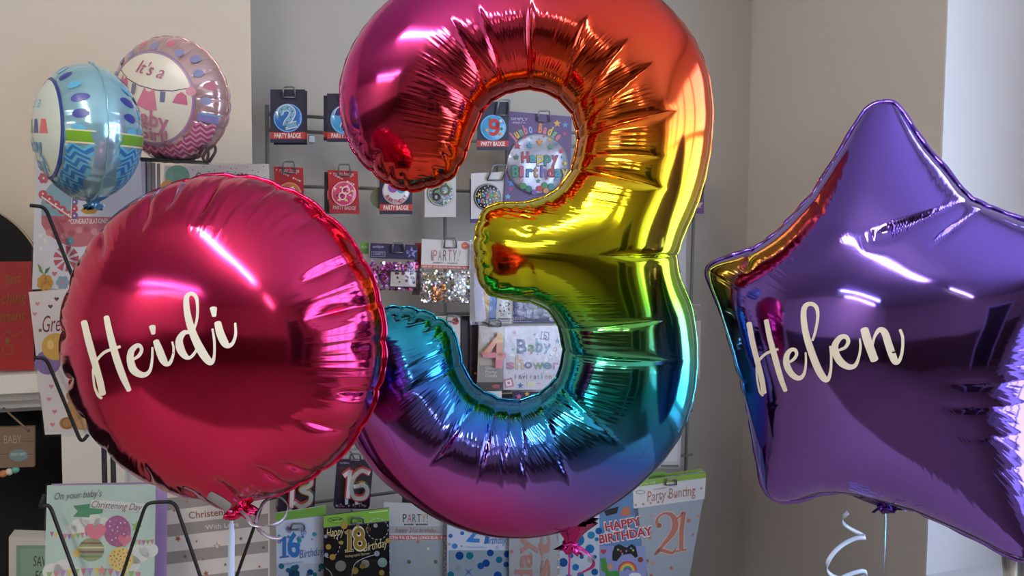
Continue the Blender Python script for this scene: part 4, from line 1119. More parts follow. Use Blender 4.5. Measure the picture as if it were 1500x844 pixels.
# black wire card rack
wire = mat('#08080a', rough=.5, name='black_wire')
rk = empty('card_rack', at(156, 700, 1.66) * 1.0); rk.location.z = 0; tag(rk, 'black wire card rack holding the cards in front of the fireplace', 'rack')
def rwire(pts, y0, r=.0026, name='wire_holder', rad=.012):
    mb = MB(); mb.tube(arc_pts([at(x, y, y0) for x, y in pts], rad), r, wire, 8); return mb.build(name, rk)
for x in (151, 164):
    a = at(x, 600, 1.66); b = a.copy(); b.z = .02; a.z = at(x, 330, 1.66).z
    mb = MB(); mb.tube([a, b], .0045, wire, 10); mb.build('post', rk)
rwire([(44, 301), (66, 303), (120, 440), (170, 560)], 1.56, .003)
rwire([(50, 524), (68, 525), (119, 649), (129, 637)], 1.48, .0028)
rwire([(65, 725), (57, 745), (72, 738), (112, 846), (140, 930)], 1.40, .0028)
rwire([(150, 930), (178, 846), (213, 740), (222, 736), (256, 735), (294, 846), (330, 950)], 1.41, .0028)
rwire([(312, 940), (346, 846), (386, 733), (410, 727)], 1.45, .0028)
for a, b, y0 in (((151,303),(205,300),1.62),((151,470),(80,500),1.6),((151,735),(230,732),1.62),((164,736),(250,735),1.5)):
    mb = MB(); mb.tube([at(*a, 1.66), at(*b, y0)], .0028, wire, 8); mb.build('bracket', rk)
mb = MB()
p0 = at(205, 235, 1.60); p1 = at(306, 241, 1.60)
tray = [at(x, y, 1.60) for x, y in ((203, 230), (304, 236), (306, 239), (203, 234))]
mb.slab(tray, NRM, .03, wire); mb.build('top_plate', rk)
for a in np.linspace(0, 2 * PI, 5)[:-1]:
    c = at(157, 600, 1.66); c.z = .02; mb = MB(); mb.tube([c, c + Vector((math.cos(a) * .25, math.sin(a) * .2, -.008))], .008, wire, 8); mb.build('foot', rk)

# ======================================================= grey grid rack on the back wall
grey = mat('#858988', rough=.4, metal=.3, name='grey_wire')
YR = 2.055
gr = empty('display_rack', at(700, 844, YR)); tag(gr, 'grey wire grid rack on the back wall with hooks', 'rack')
def grod(pts, r=.0045, name='rod', y0=YR): mb = MB(); mb.tube([at(x, y, y0) for x, y in pts], r, grey, 8); return mb.build(name, gr)
grod([(391, 154), (394, 500), (397, 950)], .005, 'upright'); grod([(652, 250), (652, 950)], .0045, 'upright'); grod([(727, 240), (727, 330)], .0045, 'upright'); grod([(742, 220), (742, 330)], .004, 'upright')
grod([(1017, 290), (998, 900)], .005, 'upright')
for y in (167, 190, 272, 470, 585, 600, 664, 745):
    sl = (356 - y) / 3000 
    grod([(391, y), (1014, y + sl * 610)], .0042 if y != 600 else .006, 'crossbar')
dk2 = mat('#2e2c2d', rough=.6, name='dark_shelf')
mb = MB(); 
for y in (588, 604): mb.slab([at(640, y - 8, 2.07), at(760, y - 9, 2.07), at(760, y + 4, 2.07), at(640, y + 5, 2.07)], NRM, .02, dk2)
mb.build('dark_panel', gr)
steel = mat('#85878a', rough=.35, metal=.8, name='hook_steel')
def hook(x, y, y0, w=10, h=16, tilt=0., back=True):
    """U-shaped price hook: loop standing in front of the packs, arms running back to the rack"""
    s = Sheet(y0); mb = MB()
    a = [s.P(x - w, y + h, .003), s.P(x - w + 1 + tilt, y, .006), s.P(x + w - 1 + tilt, y, .006), s.P(x + w, y + h, .003)]
    mb.tube(arc_pts(a, .006), .0021, steel, 8)
    c = s.P(x, y + h, .004)
    mb.tube([s.P(x - w, y + h, .003), s.P(x + w, y + h, .003)], .0018, steel, 8)
    d = (YR - y0) * CA
    if back: mb.tube([c, c - NRM * d], .0022, steel, 8)
    mb.build('hook', gr)

def badge_pack(y0, x0, y0p, x1, y1, card, stripe, disc, rim, txt, name, label, sl=0., cat='badge', group=None, face=None, depth=.0015, strip_y=None, stx='#e8ddd8', skew=0., back=None):
    s = Sheet(y0); w = x1 - x0; h = y1 - y0p
    X = lambda t, v=0: x0 + w * t + skew * v * w
    Y = lambda v, t=0: y0p + h * v + sl * w * t
    q = lambda t0, v0, t1, v1: [(X(t0, v0), Y(v0, t0)), (X(t1, v0), Y(v0, t1)), (X(t1, v1), Y(v1, t1)), (X(t0, v1), Y(v1, t0))]
    s.body(q(0, 0, 1, 1), card, t=depth, rough=.45)
    cx, cy = X(.5, .5), Y(.54, .5); r = w * .42
    if stripe:
        s.poly('printed_card', q(0, .80, 1, .93), stripe, 1)
        s.text('printed_card', txt, X(.12, .9), Y(.91, .12), X(.88, .9), Y(.91, .88), h * .085, stx, 2, bold=.02)
    # the tin badge: rim and domed face
    m = s.mb('badge'); mt = mat(disc, rough=.25, coat=.5); n = 28
    rings = [(1., .0005), (.98, .003), (.9, .0045), (.6, .0055), (0.01, .006)]
    vs = [s.P(cx + r * k * math.cos(2 * PI * i / n), cy + r * k * math.sin(2 * PI * i / n), l) for k, l in rings for i in range(n)]
    m.add(vs, [(a * n + i, a * n + (i + 1) % n, (a + 1) * n + (i + 1) % n, (a + 1) * n + i) for a in range(len(rings) - 1) for i in range(n)], mt, True)
    s.ring('badge', cx, cy, r * .97, r * .07, rim, 15)
    if face: face(s, cx, cy, r)
    return s, s.make(name, label, cat, group)

LF = 22     # layers that float on the domed badge
def two(col, dots=None):
    def f(s, cx, cy, r):
        P = [(cx - r * .55, cy - r * .25), (cx - r * .42, cy - r * .55), (cx - r * .02, cy - r * .68), (cx + r * .3, cy - r * .42), (cx + r * .2, cy - r * .02), (cx - r * .05, cy + r * .3), (cx - r * .15, cy + r * .58)]
        Q = [(cx - r * .2, cy + r * .62), (cx + r * .62, cy + r * .42)]
        s.stroke('badge', P, r * .46, '#ddd8d0', LF); s.stroke('badge', Q, r * .46, '#ddd8d0', LF, sm=False)
        s.stroke('badge', P, r * .34, col, LF + 1); s.stroke('badge', Q, r * .34, col, LF + 1, sm=False)
        if dots:
            for i, (a, b) in enumerate(P + Q): s.circ('badge', a, b, r * .07, dots, LF + 2, n=8); s.circ('badge', a + r * .1, b + r * .06, r * .05, '#b8d0d0', LF + 2, n=8)
    return f
# row one
for k in range(2):
    badge_pack(1.985 + .006 * (k + 1), 399 + 2 * k, 133 + 3 * k, 450, 209 + 3 * k, '#1d1c33', '#b23430', '#2f6fae', '#8aa8c8', 'PARTY BADGE', 'badge_pack', ('dark blue badge card just behind the front badge with the blue number 2', 'dark blue badge card at the back of the front stack with the blue number 2')[k])
badge_pack(1.985, 396, 131, 447, 209, '#1d1c33', '#b23430', '#2b6cb0', '#7aa8d8', 'PARTY BADGE', 'badge_pack', 'dark blue card with a patterned 2 on blue badge, top left of the rack', face=two('#6fa2c4', '#3c7a4c'))
hook(423, 128, 1.983, 9, 15)
badge_pack(1.992, 474, 140, 528, 206, '#1d1c33', '#b23430', '#3c96c8', '#7aa8d8', 'PARTY BADGE', 'badge_pack', 'dark blue badge card half hidden behind the second number 2 badge card')
badge_pack(1.985, 479, 137, 532, 208, '#1d1c33', '#b23430', '#4a9fd0', '#7aa8d8', 'PARTY BADGE', 'badge_pack', 'dark card with a navy 2 on light blue badge, partly behind the 3', face=two('#262a66'))
hook(506, 133, 1.983, 9, 15)
mb = MB(); a = at(456, 205, 2.0); mb.box(a, (U3 * .006, V3 * .02, Z3 * .007), mat('#a9bcc2', rough=.2, coat=.5)); mb.tube([a - U3 * .006 + Z3 * .008, a + U3 * .006 + Z3 * .008], .003, steel); mb.build('clear_clip', gr)
# row two, red
def redface(col):
    def f(s, cx, cy, r):
        rr = random.Random(col)
        for i in range(16):
            a = i * 2.4; q = r * .72 * math.sqrt((i + .5) / 16); c = ('#e8b8c4', '#d84060', '#40101c', '#e8d070')[rr.randrange(4)]
            s.stroke('badge', [(cx + q * math.cos(a) - r * .1, cy + q * math.sin(a)), (cx + q * math.cos(a), cy + q * math.sin(a) - r * .1), (cx + q * math.cos(a) + r * .1, cy + q * math.sin(a) + r * .04)], r * .09, c, LF, n=3)
        s.ring('badge', cx + r * .15, cy - r * .25, r * .34, r * .1, '#f0c8d4', LF + 1); s.ring('badge', cx - r * .12, cy + r * .2, r * .32, r * .1, '#f0c8d4', LF + 1)
    return f
def redcard(s_, x0, y0, x1, y1, sl):
    pass
for (x0, y0, x1, y1, disc, lab, f_) in ((401, 244, 444, 318, '#b8702c', 'red magic badge card with an orange badge just above the pink balloon', redface(3)), (480, 249, 524, 312, '#c8486c', 'red party badge card with a pink flowery badge between pink and rainbow balloons', redface(9))):
    if x0 == 480: badge_pack(1.992, 475, 252, 520, 313, '#181720', None, disc, '#b86080', '', 'badge_pack', 'black edged badge card behind the red card with the pink flowery badge', sl=0)
    s, o = badge_pack(1.985, x0, y0, x1, y1, '#a81f28', '#8c1a22', disc, '#e09070' if x0 < 450 else '#f0a8b8', 'PARTY BADGE', 'badge_pack', lab, sl=.04, stx='#c9a0a0', face=f_, skew=.06)
    q = Sheet(1.985); 
    q.text('printed_top', 'magic badge', x0 + 8, y0 + 8, x1 - 6, y0 + 9, 6, '#e0b8b8', 2, bold=.01)
    for i in range(9): q.star('printed_top', x0 + 4 + (i * 17) % 37, y0 + 5 + (i * 23) % 50 * .35, 1.8, ('#d8c050', '#a8b8d8', '#e8e0d8')[i % 3], 1)
    q.parts['printed_top'].build('printed_top', o)
hook(423, 237, 1.983, 9, 16); hook(504, 241, 1.983, 9, 16)
# birthday badge with two balloons
s = Sheet(1.995); s.body([(552, 240), (600, 242), (600, 316), (554, 315)], '#c8c4c0', t=.002); s.circ('badge', 558, 290, 16, '#8f9a80', 2, rough=.2, metal=.7)
s.make('badge_pack', 'white badge card showing at the left behind the birthday badge with two balloons', 'badge')
def bface(s, cx, cy, r):
    s.circ('badge', cx - r * .25, cy - r * .28, r * .36, '#8c4a94', LF, ry=r * .42); s.circ('badge', cx + r * .35, cy - r * .22, r * .34, '#3fa0b8', LF + 1, ry=r * .4)
    s.arctext('badge', 'BIRTHDAY', cx, cy, r * .9, 245, 115, r * .26, ['#a82c44'], LF + 2, below=True)
badge_pack(1.985, 556, 240, 604, 314, '#1d1c33', '#b23430', '#d8d4d4', '#b8b0b8', 'PARTY BADGE', 'badge_pack', 'dark badge card with BIRTHDAY and purple and blue balloons below the tip of the 3', face=bface)
# sixty badge
holo = foil_mat('holographic_film', '#8fa89a', rough=.35, coat=.3, metal=.8, crumple=.08)
def sixty(s, cx, cy, r):
    rr = random.Random(2)
    for i in range(90):
        a = i * 2.4; q = r * .9 * math.sqrt(i / 90)
        s.circ('badge', cx + q * math.cos(a), cy + q * math.sin(a), r * .06, ('#3cc8a0', '#5a78d8', '#c8d860', '#b070c8', '#e0e8e0', '#3a5a4a')[rr.randrange(6)], LF, n=5, rough=.2, metal=.6)
    s.ring('badge', cx + r * .3, cy - r * .22, r * .42, r * .16, '#5c5a2c', LF + 2); s.ring('badge', cx - r * .35, cy + r * .3, r * .3, r * .15, '#1c1a14', LF + 2)
    s.stroke('badge', [(cx - r * .6, cy + r * .2), (cx - r * .5, cy - r * .2), (cx - r * .15, cy - r * .35)], r * .14, '#1c1a14', LF + 2)
s = Sheet(1.992); s.body([(618, 262), (664, 262), (664, 317), (620, 319)], '#b5b0ac', t=.002); s.make('badge_pack', 'grey white card behind the sparkly 60 badge card', 'badge')
badge_pack(1.985, 622, 242, 668, 318, '#c4c0bd', None, '#7c9488', '#aab0a0', '', 'badge_pack', 'white badge card with a sparkly green 60 badge', face=sixty)
hook(652, 242, 1.983, 12, 18, 8)
# nine badge
def nine(s, cx, cy, r):
    s.ring('badge', cx + r * .02, cy - r * .25, r * .42, r * .26, '#b8302c', LF + 1)
    s.stroke('badge', [(cx + r * .3, cy - r * .35), (cx + r * .3, cy + r * .2), (cx + r * .05, cy + r * .5), (cx - r * .3, cy + r * .42)], r * .26, '#b8302c', LF + 1)
    for x, y, c in ((-.5,.2,'#d89040'),(.6,.1,'#3c7a4c'),(-.3,-.6,'#3c7a4c'),(.5,.5,'#d89040'),(.55,-.5,'#d8d4d0')): s.circ('badge', cx + x * r, cy + y * r, r * .12, c, LF, n=10)
badge_pack(1.96, 699, 149, 745, 220, '#1b1a2e', '#b23430', '#3f98c8', '#7aa8d8', 'PARTY BADGE', 'badge_pack', 'dark party badge card with a red 9 inside the upper curve of the 3', face=nine)
hook(735, 147, 1.958, 9, 22, 3)
# happy birthday dots badge
s = Sheet(1.992); s.body([(688, 262), (738, 262), (738, 328), (689, 327)], '#55386e', t=.002); s.make('badge_pack', 'purple card peeking out behind the colourful happy birthday badge card', 'badge')
def hb(s, cx, cy, r):
    for i in range(40):
        a = i * 2.4; q = r * .85 * math.sqrt(i / 40); s.circ('badge', cx + q * math.cos(a), cy + q * math.sin(a), r * .05, '#d8d8d8', LF, n=6)
    cs = ['#d8c040', '#3f98c8', '#c84a6c', '#5cae5c']
    for j, wd_ in enumerate(('Happy', 'Birthday')):
        for i, ch in enumerate(wd_):
            x = cx - r * .75 + i * r * 1.5 / len(wd_); y = cy - r * .02 + j * r * .45
            s.text('badge', ch, x, y, x + r * 1.2 / len(wd_), y, r * .3, cs[(i + j) % 4], LF + 1, bold=.03)
badge_pack(1.985, 690, 254, 738, 321, '#cac6c4', None, '#17171c', '#88888c', '', 'badge_pack', 'white badge card with black badge and happy birthday in bright letters', sl=-.05, face=hb)
hook(724, 242, 1.983, 11, 22, 8)

# jumbo badge
s = Sheet(1.98)
s.body([(746, 163), (838, 171), (834, 300), (738, 296)], '#57406f', t=.004, rough=.4)
s.text('printed_card', 'SIMPLY', 748, 176, 773, 177, 4, '#c8c0d8', 2); s.text('printed_card', '-PARTY-', 750, 181, 771, 182, 3, '#c8c0d8', 2)
s.arctext('printed_card', 'Jumbo Badge', 785, 240, 46, -46, 44, 13, ['#c87888', '#d8b850', '#7cae7c', '#c87888', '#8aa8d8', '#d8d0d8', '#d88a50'], 3, bold=.04)
for x, y, r, c in ((816,181,6,'#cfb050'),(828,183,5,'#5c98c8'),(827,196,4,'#b84a6c'),(749,268,6,'#4c8cc0'),(744,288,5,'#7ab0c8'),(748,277,4,'#b84a6c')): s.star('printed_card', x, y, r, c, 2)
n = 40; cx, cy, r = 787, 241, 45; m = s.mb('badge'); mt = foil_mat('silver_glitter', '#b9bccb', rough=.4, coat=.3, metal=.6, crumple=.05)
rings = [(1., .001), (.98, .006), (.9, .009), (.5, .011), (.01, .012)]
m.add([s.P(cx + r * k * math.cos(2 * PI * i / n), cy + r * k * math.sin(2 * PI * i / n) * 1.0, l) for k, l in rings for i in range(n)], [(a * n + i, a * n + (i + 1) % n, (a + 1) * n + (i + 1) % n, (a + 1) * n + i) for a in range(4) for i in range(n)], mt, True)
JL = 42
for x, y, q, c in ((756,215,6,'#a8484c'),(773,214,5,'#3f88b8'),(788,209,6,'#d08a50'),(802,205,3.5,'#c8a850'),(803,216,5,'#4c8c6c'),(766,202,3,'#b86a50'),(777,203,2.5,'#6c9c60'),(794,201,2.5,'#a8685c'),(820,222,5,'#b84a5c'),(754,231,5,'#4c7c5c'),(825,240,4,'#c8b850'),(822,231,3,'#6c9cc0'),(812,212,3,'#5c80a8'),(761,264,4,'#b88a8c'),(786,266,4,'#5c8a60'),(812,264,4,'#6c90b0'),(798,262,3,'#a84a4c')): s.star('badge', x, y, q, c, JL)
cs = ['#3f8f7c', '#b8606c', '#4c88b0', '#c89050', '#7a6aa8', '#b84a4c', '#4c9ca8', '#c8b868']
for t_, x0, x1, y, h in (('Happy', 762, 816, 238, 14), ('Birthday', 748, 830, 259, 15)):
    n_c = len(t_)
    for i, ch in enumerate(t_):
        a = x0 + (x1 - x0) * i / n_c; b = a + (x1 - x0) / n_c * (.92 if ch not in 'ti' else .6)
        s.text('badge', ch, a - .6, y + .6, b + .6, y + .6, h + 1, '#4a4660', JL + 1, bold=.05); s.text('badge', ch, a, y, b, y, h, cs[(i + len(t_)) % 8], JL + 2, bold=.03)
for x, y, q, c in ((764,273,6,'#4c8c5c'),(772,277,6,'#3f7a6c'),(780,282,5,'#7a5aa0'),(788,277,6,'#b84a4c'),(797,280,5,'#c8905c'),(795,272,6,'#4c8c5c'),(805,274,6,'#4a8a8c'),(812,279,5,'#7a5aa0')): s.circ('badge', x, y, q * .8, c, JL, n=10)
s.make('badge_pack', 'large purple jumbo badge pack with silver happy birthday badge, seen through the 3', 'badge')
hook(796, 163, 1.978, 9, 15)
# purple pack at right end of the rack
s = Sheet(1.97)
s.body([(990, 225), (1031, 222), (1031, 313), (990, 312)], '#5b3468', t=.003); s.text('printed_card', 'x', 1019, 305, 1028, 304, 11, '#c8b8a0', 2, bold=.02, shear=.2); s.stroke('printed_card', [(1014, 292), (1022, 303), (1029, 297)], 1.5, '#c8b8a0', 2)
s.circ('badge', 1012, 262, 21, '#1c1a22', 3, ry=40, n=30)
s.make('badge_pack', 'purple badge pack showing at the right edge of the 3 above the waist', 'badge')

# ---- middle row: confetti bags
def confetti(s, part, x0, y0, x1, y1, cols, n, r, lift=.003, seed=1, **kw):
    rr = random.Random(seed)
    mats = [mat(c, **kw) for c in cols]; mb = s.mb(part)
    for _ in range(n):
        x = rr.uniform(x0, x1); y = rr.uniform(y0, y1); q = r * rr.uniform(.5, 1.3); a = rr.uniform(0, 6.28); k = rr.choice((3, 4, 5)); tl = rr.uniform(-.002, .002)
        L = lift + rr.uniform(-.0015, .0025)
        mb.add([s.P(x + q * math.cos(a + 2 * PI * i / k), y + q * math.sin(a + 2 * PI * i / k), L + tl * math.cos(2 * PI * i / k)) for i in range(k)], [tuple(range(k))], rr.choice(mats))
bagm = clear_mat('clear_bag', .08, (.96, .96, .96), .12, .004, 30)
def pillow(s, part, x0, y0, x1, y1, th, m, nx=12, ny=10, lift=0.):
    vs = []; fs = []
    for sg in (1, -1):
        b = len(vs)
        for j in range(ny + 1):
            for i in range(nx + 1):
                u = 2 * i / nx - 1; v = 2 * j / ny - 1
                h = th * math.sqrt(max(0, (1 - u ** 4) * (1 - v ** 4))) * (1 + .12 * math.sin(7 * u + 3 * v) * math.cos(5 * v)) if sg > 0 else th * .4 * (1 - u ** 4) * (1 - v ** 4)
                vs.append(s.P(x0 + (x1 - x0) * i / nx, y0 + (y1 - y0) * j / ny, lift + sg * h))
        for j in range(ny):
            for i in range(nx): fs.append((b + j * (nx + 1) + i, b + j * (nx + 1) + i + 1, b + (j + 1) * (nx + 1) + i + 1, b + (j + 1) * (nx + 1) + i))
    s.mb(part).add(vs, fs, m, True)
s = Sheet(1.975)
s.body([(543, 356), (612, 359), (612, 381), (542, 378)], '#2c2148', t=.003, rough=.4)
s.text('printed_card', 'unique', 546, 363, 562, 363, 4, '#b8b0d0', 2); s.text('printed_card', 'CONFETTI', 546, 374, 562, 374, 3.6, '#b8b0d0', 2)
for a_, b_ in (((544,369),(564,369)),((544,376),(564,376)),((544,369),(544,376)),((564,369),(564,376))): s.stroke('printed_card', [a_, b_], .5, '#b8b0d0', 2, sm=False)
for k in range(3): s.star('printed_card', 603 - k * 3, 370, 9 - k * 2.6, ('#8c7cc0', '#2c2148', '#7464a8')[k], 2 + k)
confetti(s, 'confetti', 541, 384, 611, 424, ['#8c2a86', '#c04ac0', '#5a2a78', '#d86ad8', '#702050', '#9c3a6c', '#e8a8e8', '#b02a5c'], 480, 2.4, .004, 3, rough=.15, metal=.75)
s.poly('label_window', [(570, 396), (611, 397), (610, 422), (569, 421)], '#2a1c30', 24); s.poly('label_window', [(572, 398), (609, 399), (608, 420), (571, 419)], '#c9bfb8', 25)
rr = random.Random(4)
for i in range(16): s.circ('label_window', 574 + rr.random() * 33, 400 + rr.random() ** 1.6 * 18, 1.6 + rr.random() * 1.6, '#5c2a44', 26, n=5)
pillow(s, 'clear_bag', 540, 379, 613, 426, .011, bagm)
o = s.make('confetti_bag', 'bag of purple confetti with a dark purple header card', 'confetti'); 
hook(583, 356, 1.973, 9, 14)
s = Sheet(1.99); s.body([(528, 354), (540, 355), (540, 372), (528, 372)], '#5c8a3c', t=.002); s.text('lettering', 'FUN', 530, 364, 538, 364, 4, '#c8d8b0', 2); s.body([(528, 372), (540, 372), (541, 380), (528, 380)], '#b8b0a8', t=.001, part='lower_card')
s.make('party_pack', 'green topped pack showing at the right edge of the pink balloon', 'pack')
s = Sheet(1.99); s.body([(608, 356), (620, 356), (620, 392), (608, 392)], '#9c3424', t=.003); s.body([(606, 392), (622, 392), (620, 432), (604, 432)], '#6c625c', t=.002, part='contents', lift=-.001)
s.make('party_pack', 'narrow red pack between the purple confetti and the PARTY confetti bag', 'pack')
s = Sheet(1.965)
s.body([(618, 350), (689, 354), (687, 395), (617, 392)], '#d2ccc8', t=.003, rough=.5)
for i, (ch, c) in enumerate(zip('PARTY!', ('#c4786c', '#8c8478', '#6a655e', '#c4786c', '#7c7a60', '#b08a80'))): s.text('lettering', ch, 634 + i * 7.2, 382, 634 + i * 7.2 + (5.6 if ch != '!' else 1.2), 382.3, 16, c, 2)
s.text('lettering', 'DESIGN', 633.5, 381.5, 633.3, 367, 1.6, '#3a3634', 2, bold=.03); s.text('lettering', 'CONFETTI', 634, 386, 648, 386, 1.8, '#5a5450', 2, bold=.03); s.text('lettering', 'CONFETTIS', 655, 386.5, 670, 386.8, 1.8, '#5a5450', 2, bold=.03)
s.circ('lettering', 681, 360, 5.5, '#c4604c', 2, n=18); s.text('lettering', 'PARTY', 677.5, 361, 684.5, 361, 2, '#e8d0c8', 3)
s.poly('lettering', [(617, 388), (687.2, 390), (687, 395), (617, 392.6)], '#b5604c', 1); s.text('lettering', 'NET WT. 14.2g (0.5 OZ.) POIDS NET. 14.2g', 619, 391.8, 685, 393.8, 2.4, '#e8d8d0', 2, bold=.02)
confetti(s, 'confetti', 617, 397, 687, 442, ['#cfc8b0', '#e0d8d8', '#a89a70', '#c8a8a0', '#8c9aa8', '#d8c8e0', '#b8b090', '#f0e8d8'], 620, 2.1, .005, 5, rough=.12, metal=.8)
confetti(s, 'confetti', 630, 414, 652, 440, ['#c8783c', '#d89a50', '#b8602c'], 90, 2.2, .007, 6, rough=.15, metal=.7)
pillow(s, 'clear_bag', 615, 393, 689, 445, .014, bagm)
o = s.make('confetti_bag', 'bag of gold and silver confetti with a white PARTY! header card', 'confetti')
hook(659, 349, 1.963, 9, 14)
# balloons pack (blue, yellow, white)
s = Sheet(1.955)
s.body([(690, 358), (748, 350), (752, 474), (688, 470)], '#9b958a', t=.003, rough=.3)
s.poly('contents', [(694, 400), (704, 398), (712, 430), (712, 470), (696, 472)], '#b8b4b0', 1, rough=.2, metal=.3); s.poly('contents', [(704, 398), (709, 397), (716, 440), (712, 462), (708, 430)], '#c89a30', 2)
s.poly('contents', [(709, 400), (733, 402), (731, 466), (716, 468), (718, 440)], '#27569a', 2, rough=.25, coat=.5); s.poly('contents', [(716, 420), (728, 424), (724, 450), (720, 440)], '#3a78c0', 3, rough=.2)
s.poly('label', [(728, 436), (750, 438), (749, 474), (726, 472)], '#ccc9c6', 4)
rr = random.Random(8)
for i in range(18): s.circ('label', 731 + rr.random() * 15, 441 + rr.random() * 22, .8 + rr.random(), '#4a4c54', 5, n=5)
for i in range(3): s.rect('label', 729, 466 + i * 2, 747, 466.9 + i * 2, '#4a4c54', 5)
pillow(s, 'clear_bag', 688, 352, 752, 476, .012, bagm)
s.make('party_pack', 'clear pack with blue and yellow balloons left of the centre arm of the 3', 'pack')
# baby shower decoration pack
s = Sheet(1.975)
s.body([(745, 436), (830, 436), (832, 474), (745, 474)], '#2f2c58', t=.003, rough=.35)
s.text('lettering', 'baby shower', 729, 461, 780, 460, 7, '#a8a4c8', 2); s.text('lettering', 'decoration', 729, 469, 768, 468.6, 6.5, '#a8a4c8', 2); s.rect('lettering', 745, 471, 779, 471.8, '#a8a4c8', 2)
s.circ('lettering', 809, 468, 5, '#a8a4c8', 2, ry=3); s.circ('hole', 784, 449, 12, '#0c0b14', 2, ry=4.5)
pillow(s, 'clear_bag', 745, 436, 830, 474, .004, bagm)
s.make('party_pack', 'navy baby shower decoration pack above the baby shower invitation', 'pack')
# number four candle
s = Sheet(1.95)
s.body([(702, 477), (740, 478), (736, 572), (699, 571)], '#b5ab9e', t=.004, rough=.35)
s.poly('lower_label', [(701, 535), (738, 536), (736, 572), (699, 571)], '#8f8c88', 1)
for i, t_ in enumerate(('Glitter', 'Party', 'Candle')): s.text('lower_label', t_, 711, 541 + i * 5.5, 728, 541.4 + i * 5.5, 4, '#d8d4d0', 2)
s.rect('lower_label', 699, 560, 737, 571, '#3c3436', 2); s.circ('lower_label', 726, 566, 6, '#a84a50', 3, ry=3)
cdl = s.mb('candle')
def extr(s, mb, pts, lift, th, m):
    mb.slab([s.P(x, y, lift) for x, y in pts], s.n, th, m)
def hourglass(c0_, c1_, y0, y1):
    return None
pk = [mat(c, rough=.45) for c in ('#d8b078', '#d89a84', '#d67f90')]
four = [((729,487),(734,490),(712,521),(705,518)), ((705,515),(739,517),(739,524),(705,523)), ((726,488),(734,489),(734,538),(724,537))]
for q, c in zip(four, (pk[1], pk[2], pk[1])): extr(s, cdl, q, .012, .008, c)
extr(s, cdl, [(727, 487), (734, 488), (734, 502), (722, 502)], .0125, .007, pk[0]); extr(s, cdl, [(724, 526), (734, 526), (733, 539), (724, 538)], .0125, .007, pk[2])
s.mb('blister').slab([s.P(x, y, .018) for x, y in ((702, 478), (740, 479), (737, 570), (700, 569))], s.n, .017, clear_mat('blister_plastic', .05, (.97, .97, .97), .08, .001, 20))
s.make('birthday_candle', 'pink and gold number 4 candle in a clear pack beside the baby shower invitation', 'candle'); hook(724, 468, 1.948, 9, 10)
# baby shower invitation
s = Sheet(1.955)
s.body([(740, 479), (832, 478), (832, 571), (737, 571)], '#c9c6d2', t=.006, rough=.45)
Lt = 'lettering'
for ch, x0, x1, y, h, c in (('B',757,771,517,20,'#4a5684'),('a',773,783,514,13.5,'#5f8a5c'),('b',785,795,515,19,'#4c8ca8'),('y',796,807,513,14,'#3f7a98'),
   ('s',742,753,540,14,'#c0708c'),('h',755,767,540,20,'#c8a878'),('o',768,779,539,13,'#5c5484'),('w',780,796,540,13,'#7c8a4c'),('e',795,808,540,13,'#4c8c90'),('r',810,818,540,13,'#c0708c')):
    s.text(Lt, ch, x0 - .5, y + .6, x1 + .5, y + .6, h, '#8a86a0', 2, bold=.035); s.text(Lt, ch, x0, y, x1, y, h, c, 3, bold=.02)
for i, ch in enumerate('invitation'): 
    x = 754 + i * 5.5; s.text(Lt, ch, x, 555, x + (4.2 if ch not in 'iit' else 1.6 if ch == 'i' else 2.6), 555, 7, ('#7a5a8c', '#5f8a5c', '#4c8ca8', '#c0708c', '#a8905c')[i % 5], 3, bold=.02)
for x, y, r_q, c in ((753,487,4,'#c0708c'),(783,490,3.2,'#4c8ca8'),(751,512,3,'#4c8ca8'),(778,517,3.4,'#c0708c'),(816,500,5,'#4c8ca8'),(762,565,5,'#3f6a98'),(806,521,2,'#5f8a5c'),(787,519,1.5,'#5c5484')): s.star(Lt, x, y, r_q, c, 3)
for x, y, a in ((798, 492, .15), (745, 561, -.2)):
    q = lambda r_: [(x + r_ * math.cos(a + PI / 4 + k * PI / 2), y + r_ * math.sin(a + PI / 4 + k * PI / 2)) for k in range(4)]
    s.poly(Lt, q(9), '#7a7ca4' if y < 500 else '#c8788c', 3); s.poly(Lt, q(6), '#e0dce4', 4)
s.text(Lt, 'b', 795.5, 496, 800.5, 496.5, 8, '#4a4c78', 5, bold=.03); s.circ(Lt, 745, 561, 2, '#c0708c', 5)
s.rect(Lt, 772, 559, 784, 566, '#d8cfa8', 3); s.stroke(Lt, [(786, 562), (792, 561)], 1, '#c0708c', 3, sm=False); s.ring(Lt, 813, 512, 3, 1, '#c0708c', 3)
for i in range(14): s.circ(Lt, 745 + (i * 31) % 76, 546 + (i * 7) % 9, .8, ('#c0708c', '#4c8ca8', '#5f8a5c')[i % 3], 3, n=6)
sleeve(s, [(739, 477), (834, 476), (834, 573), (736, 573)], .003)
s.make('invitation_pack', 'white baby shower invitation pack inside the lower curve of the 3', 'invitation')
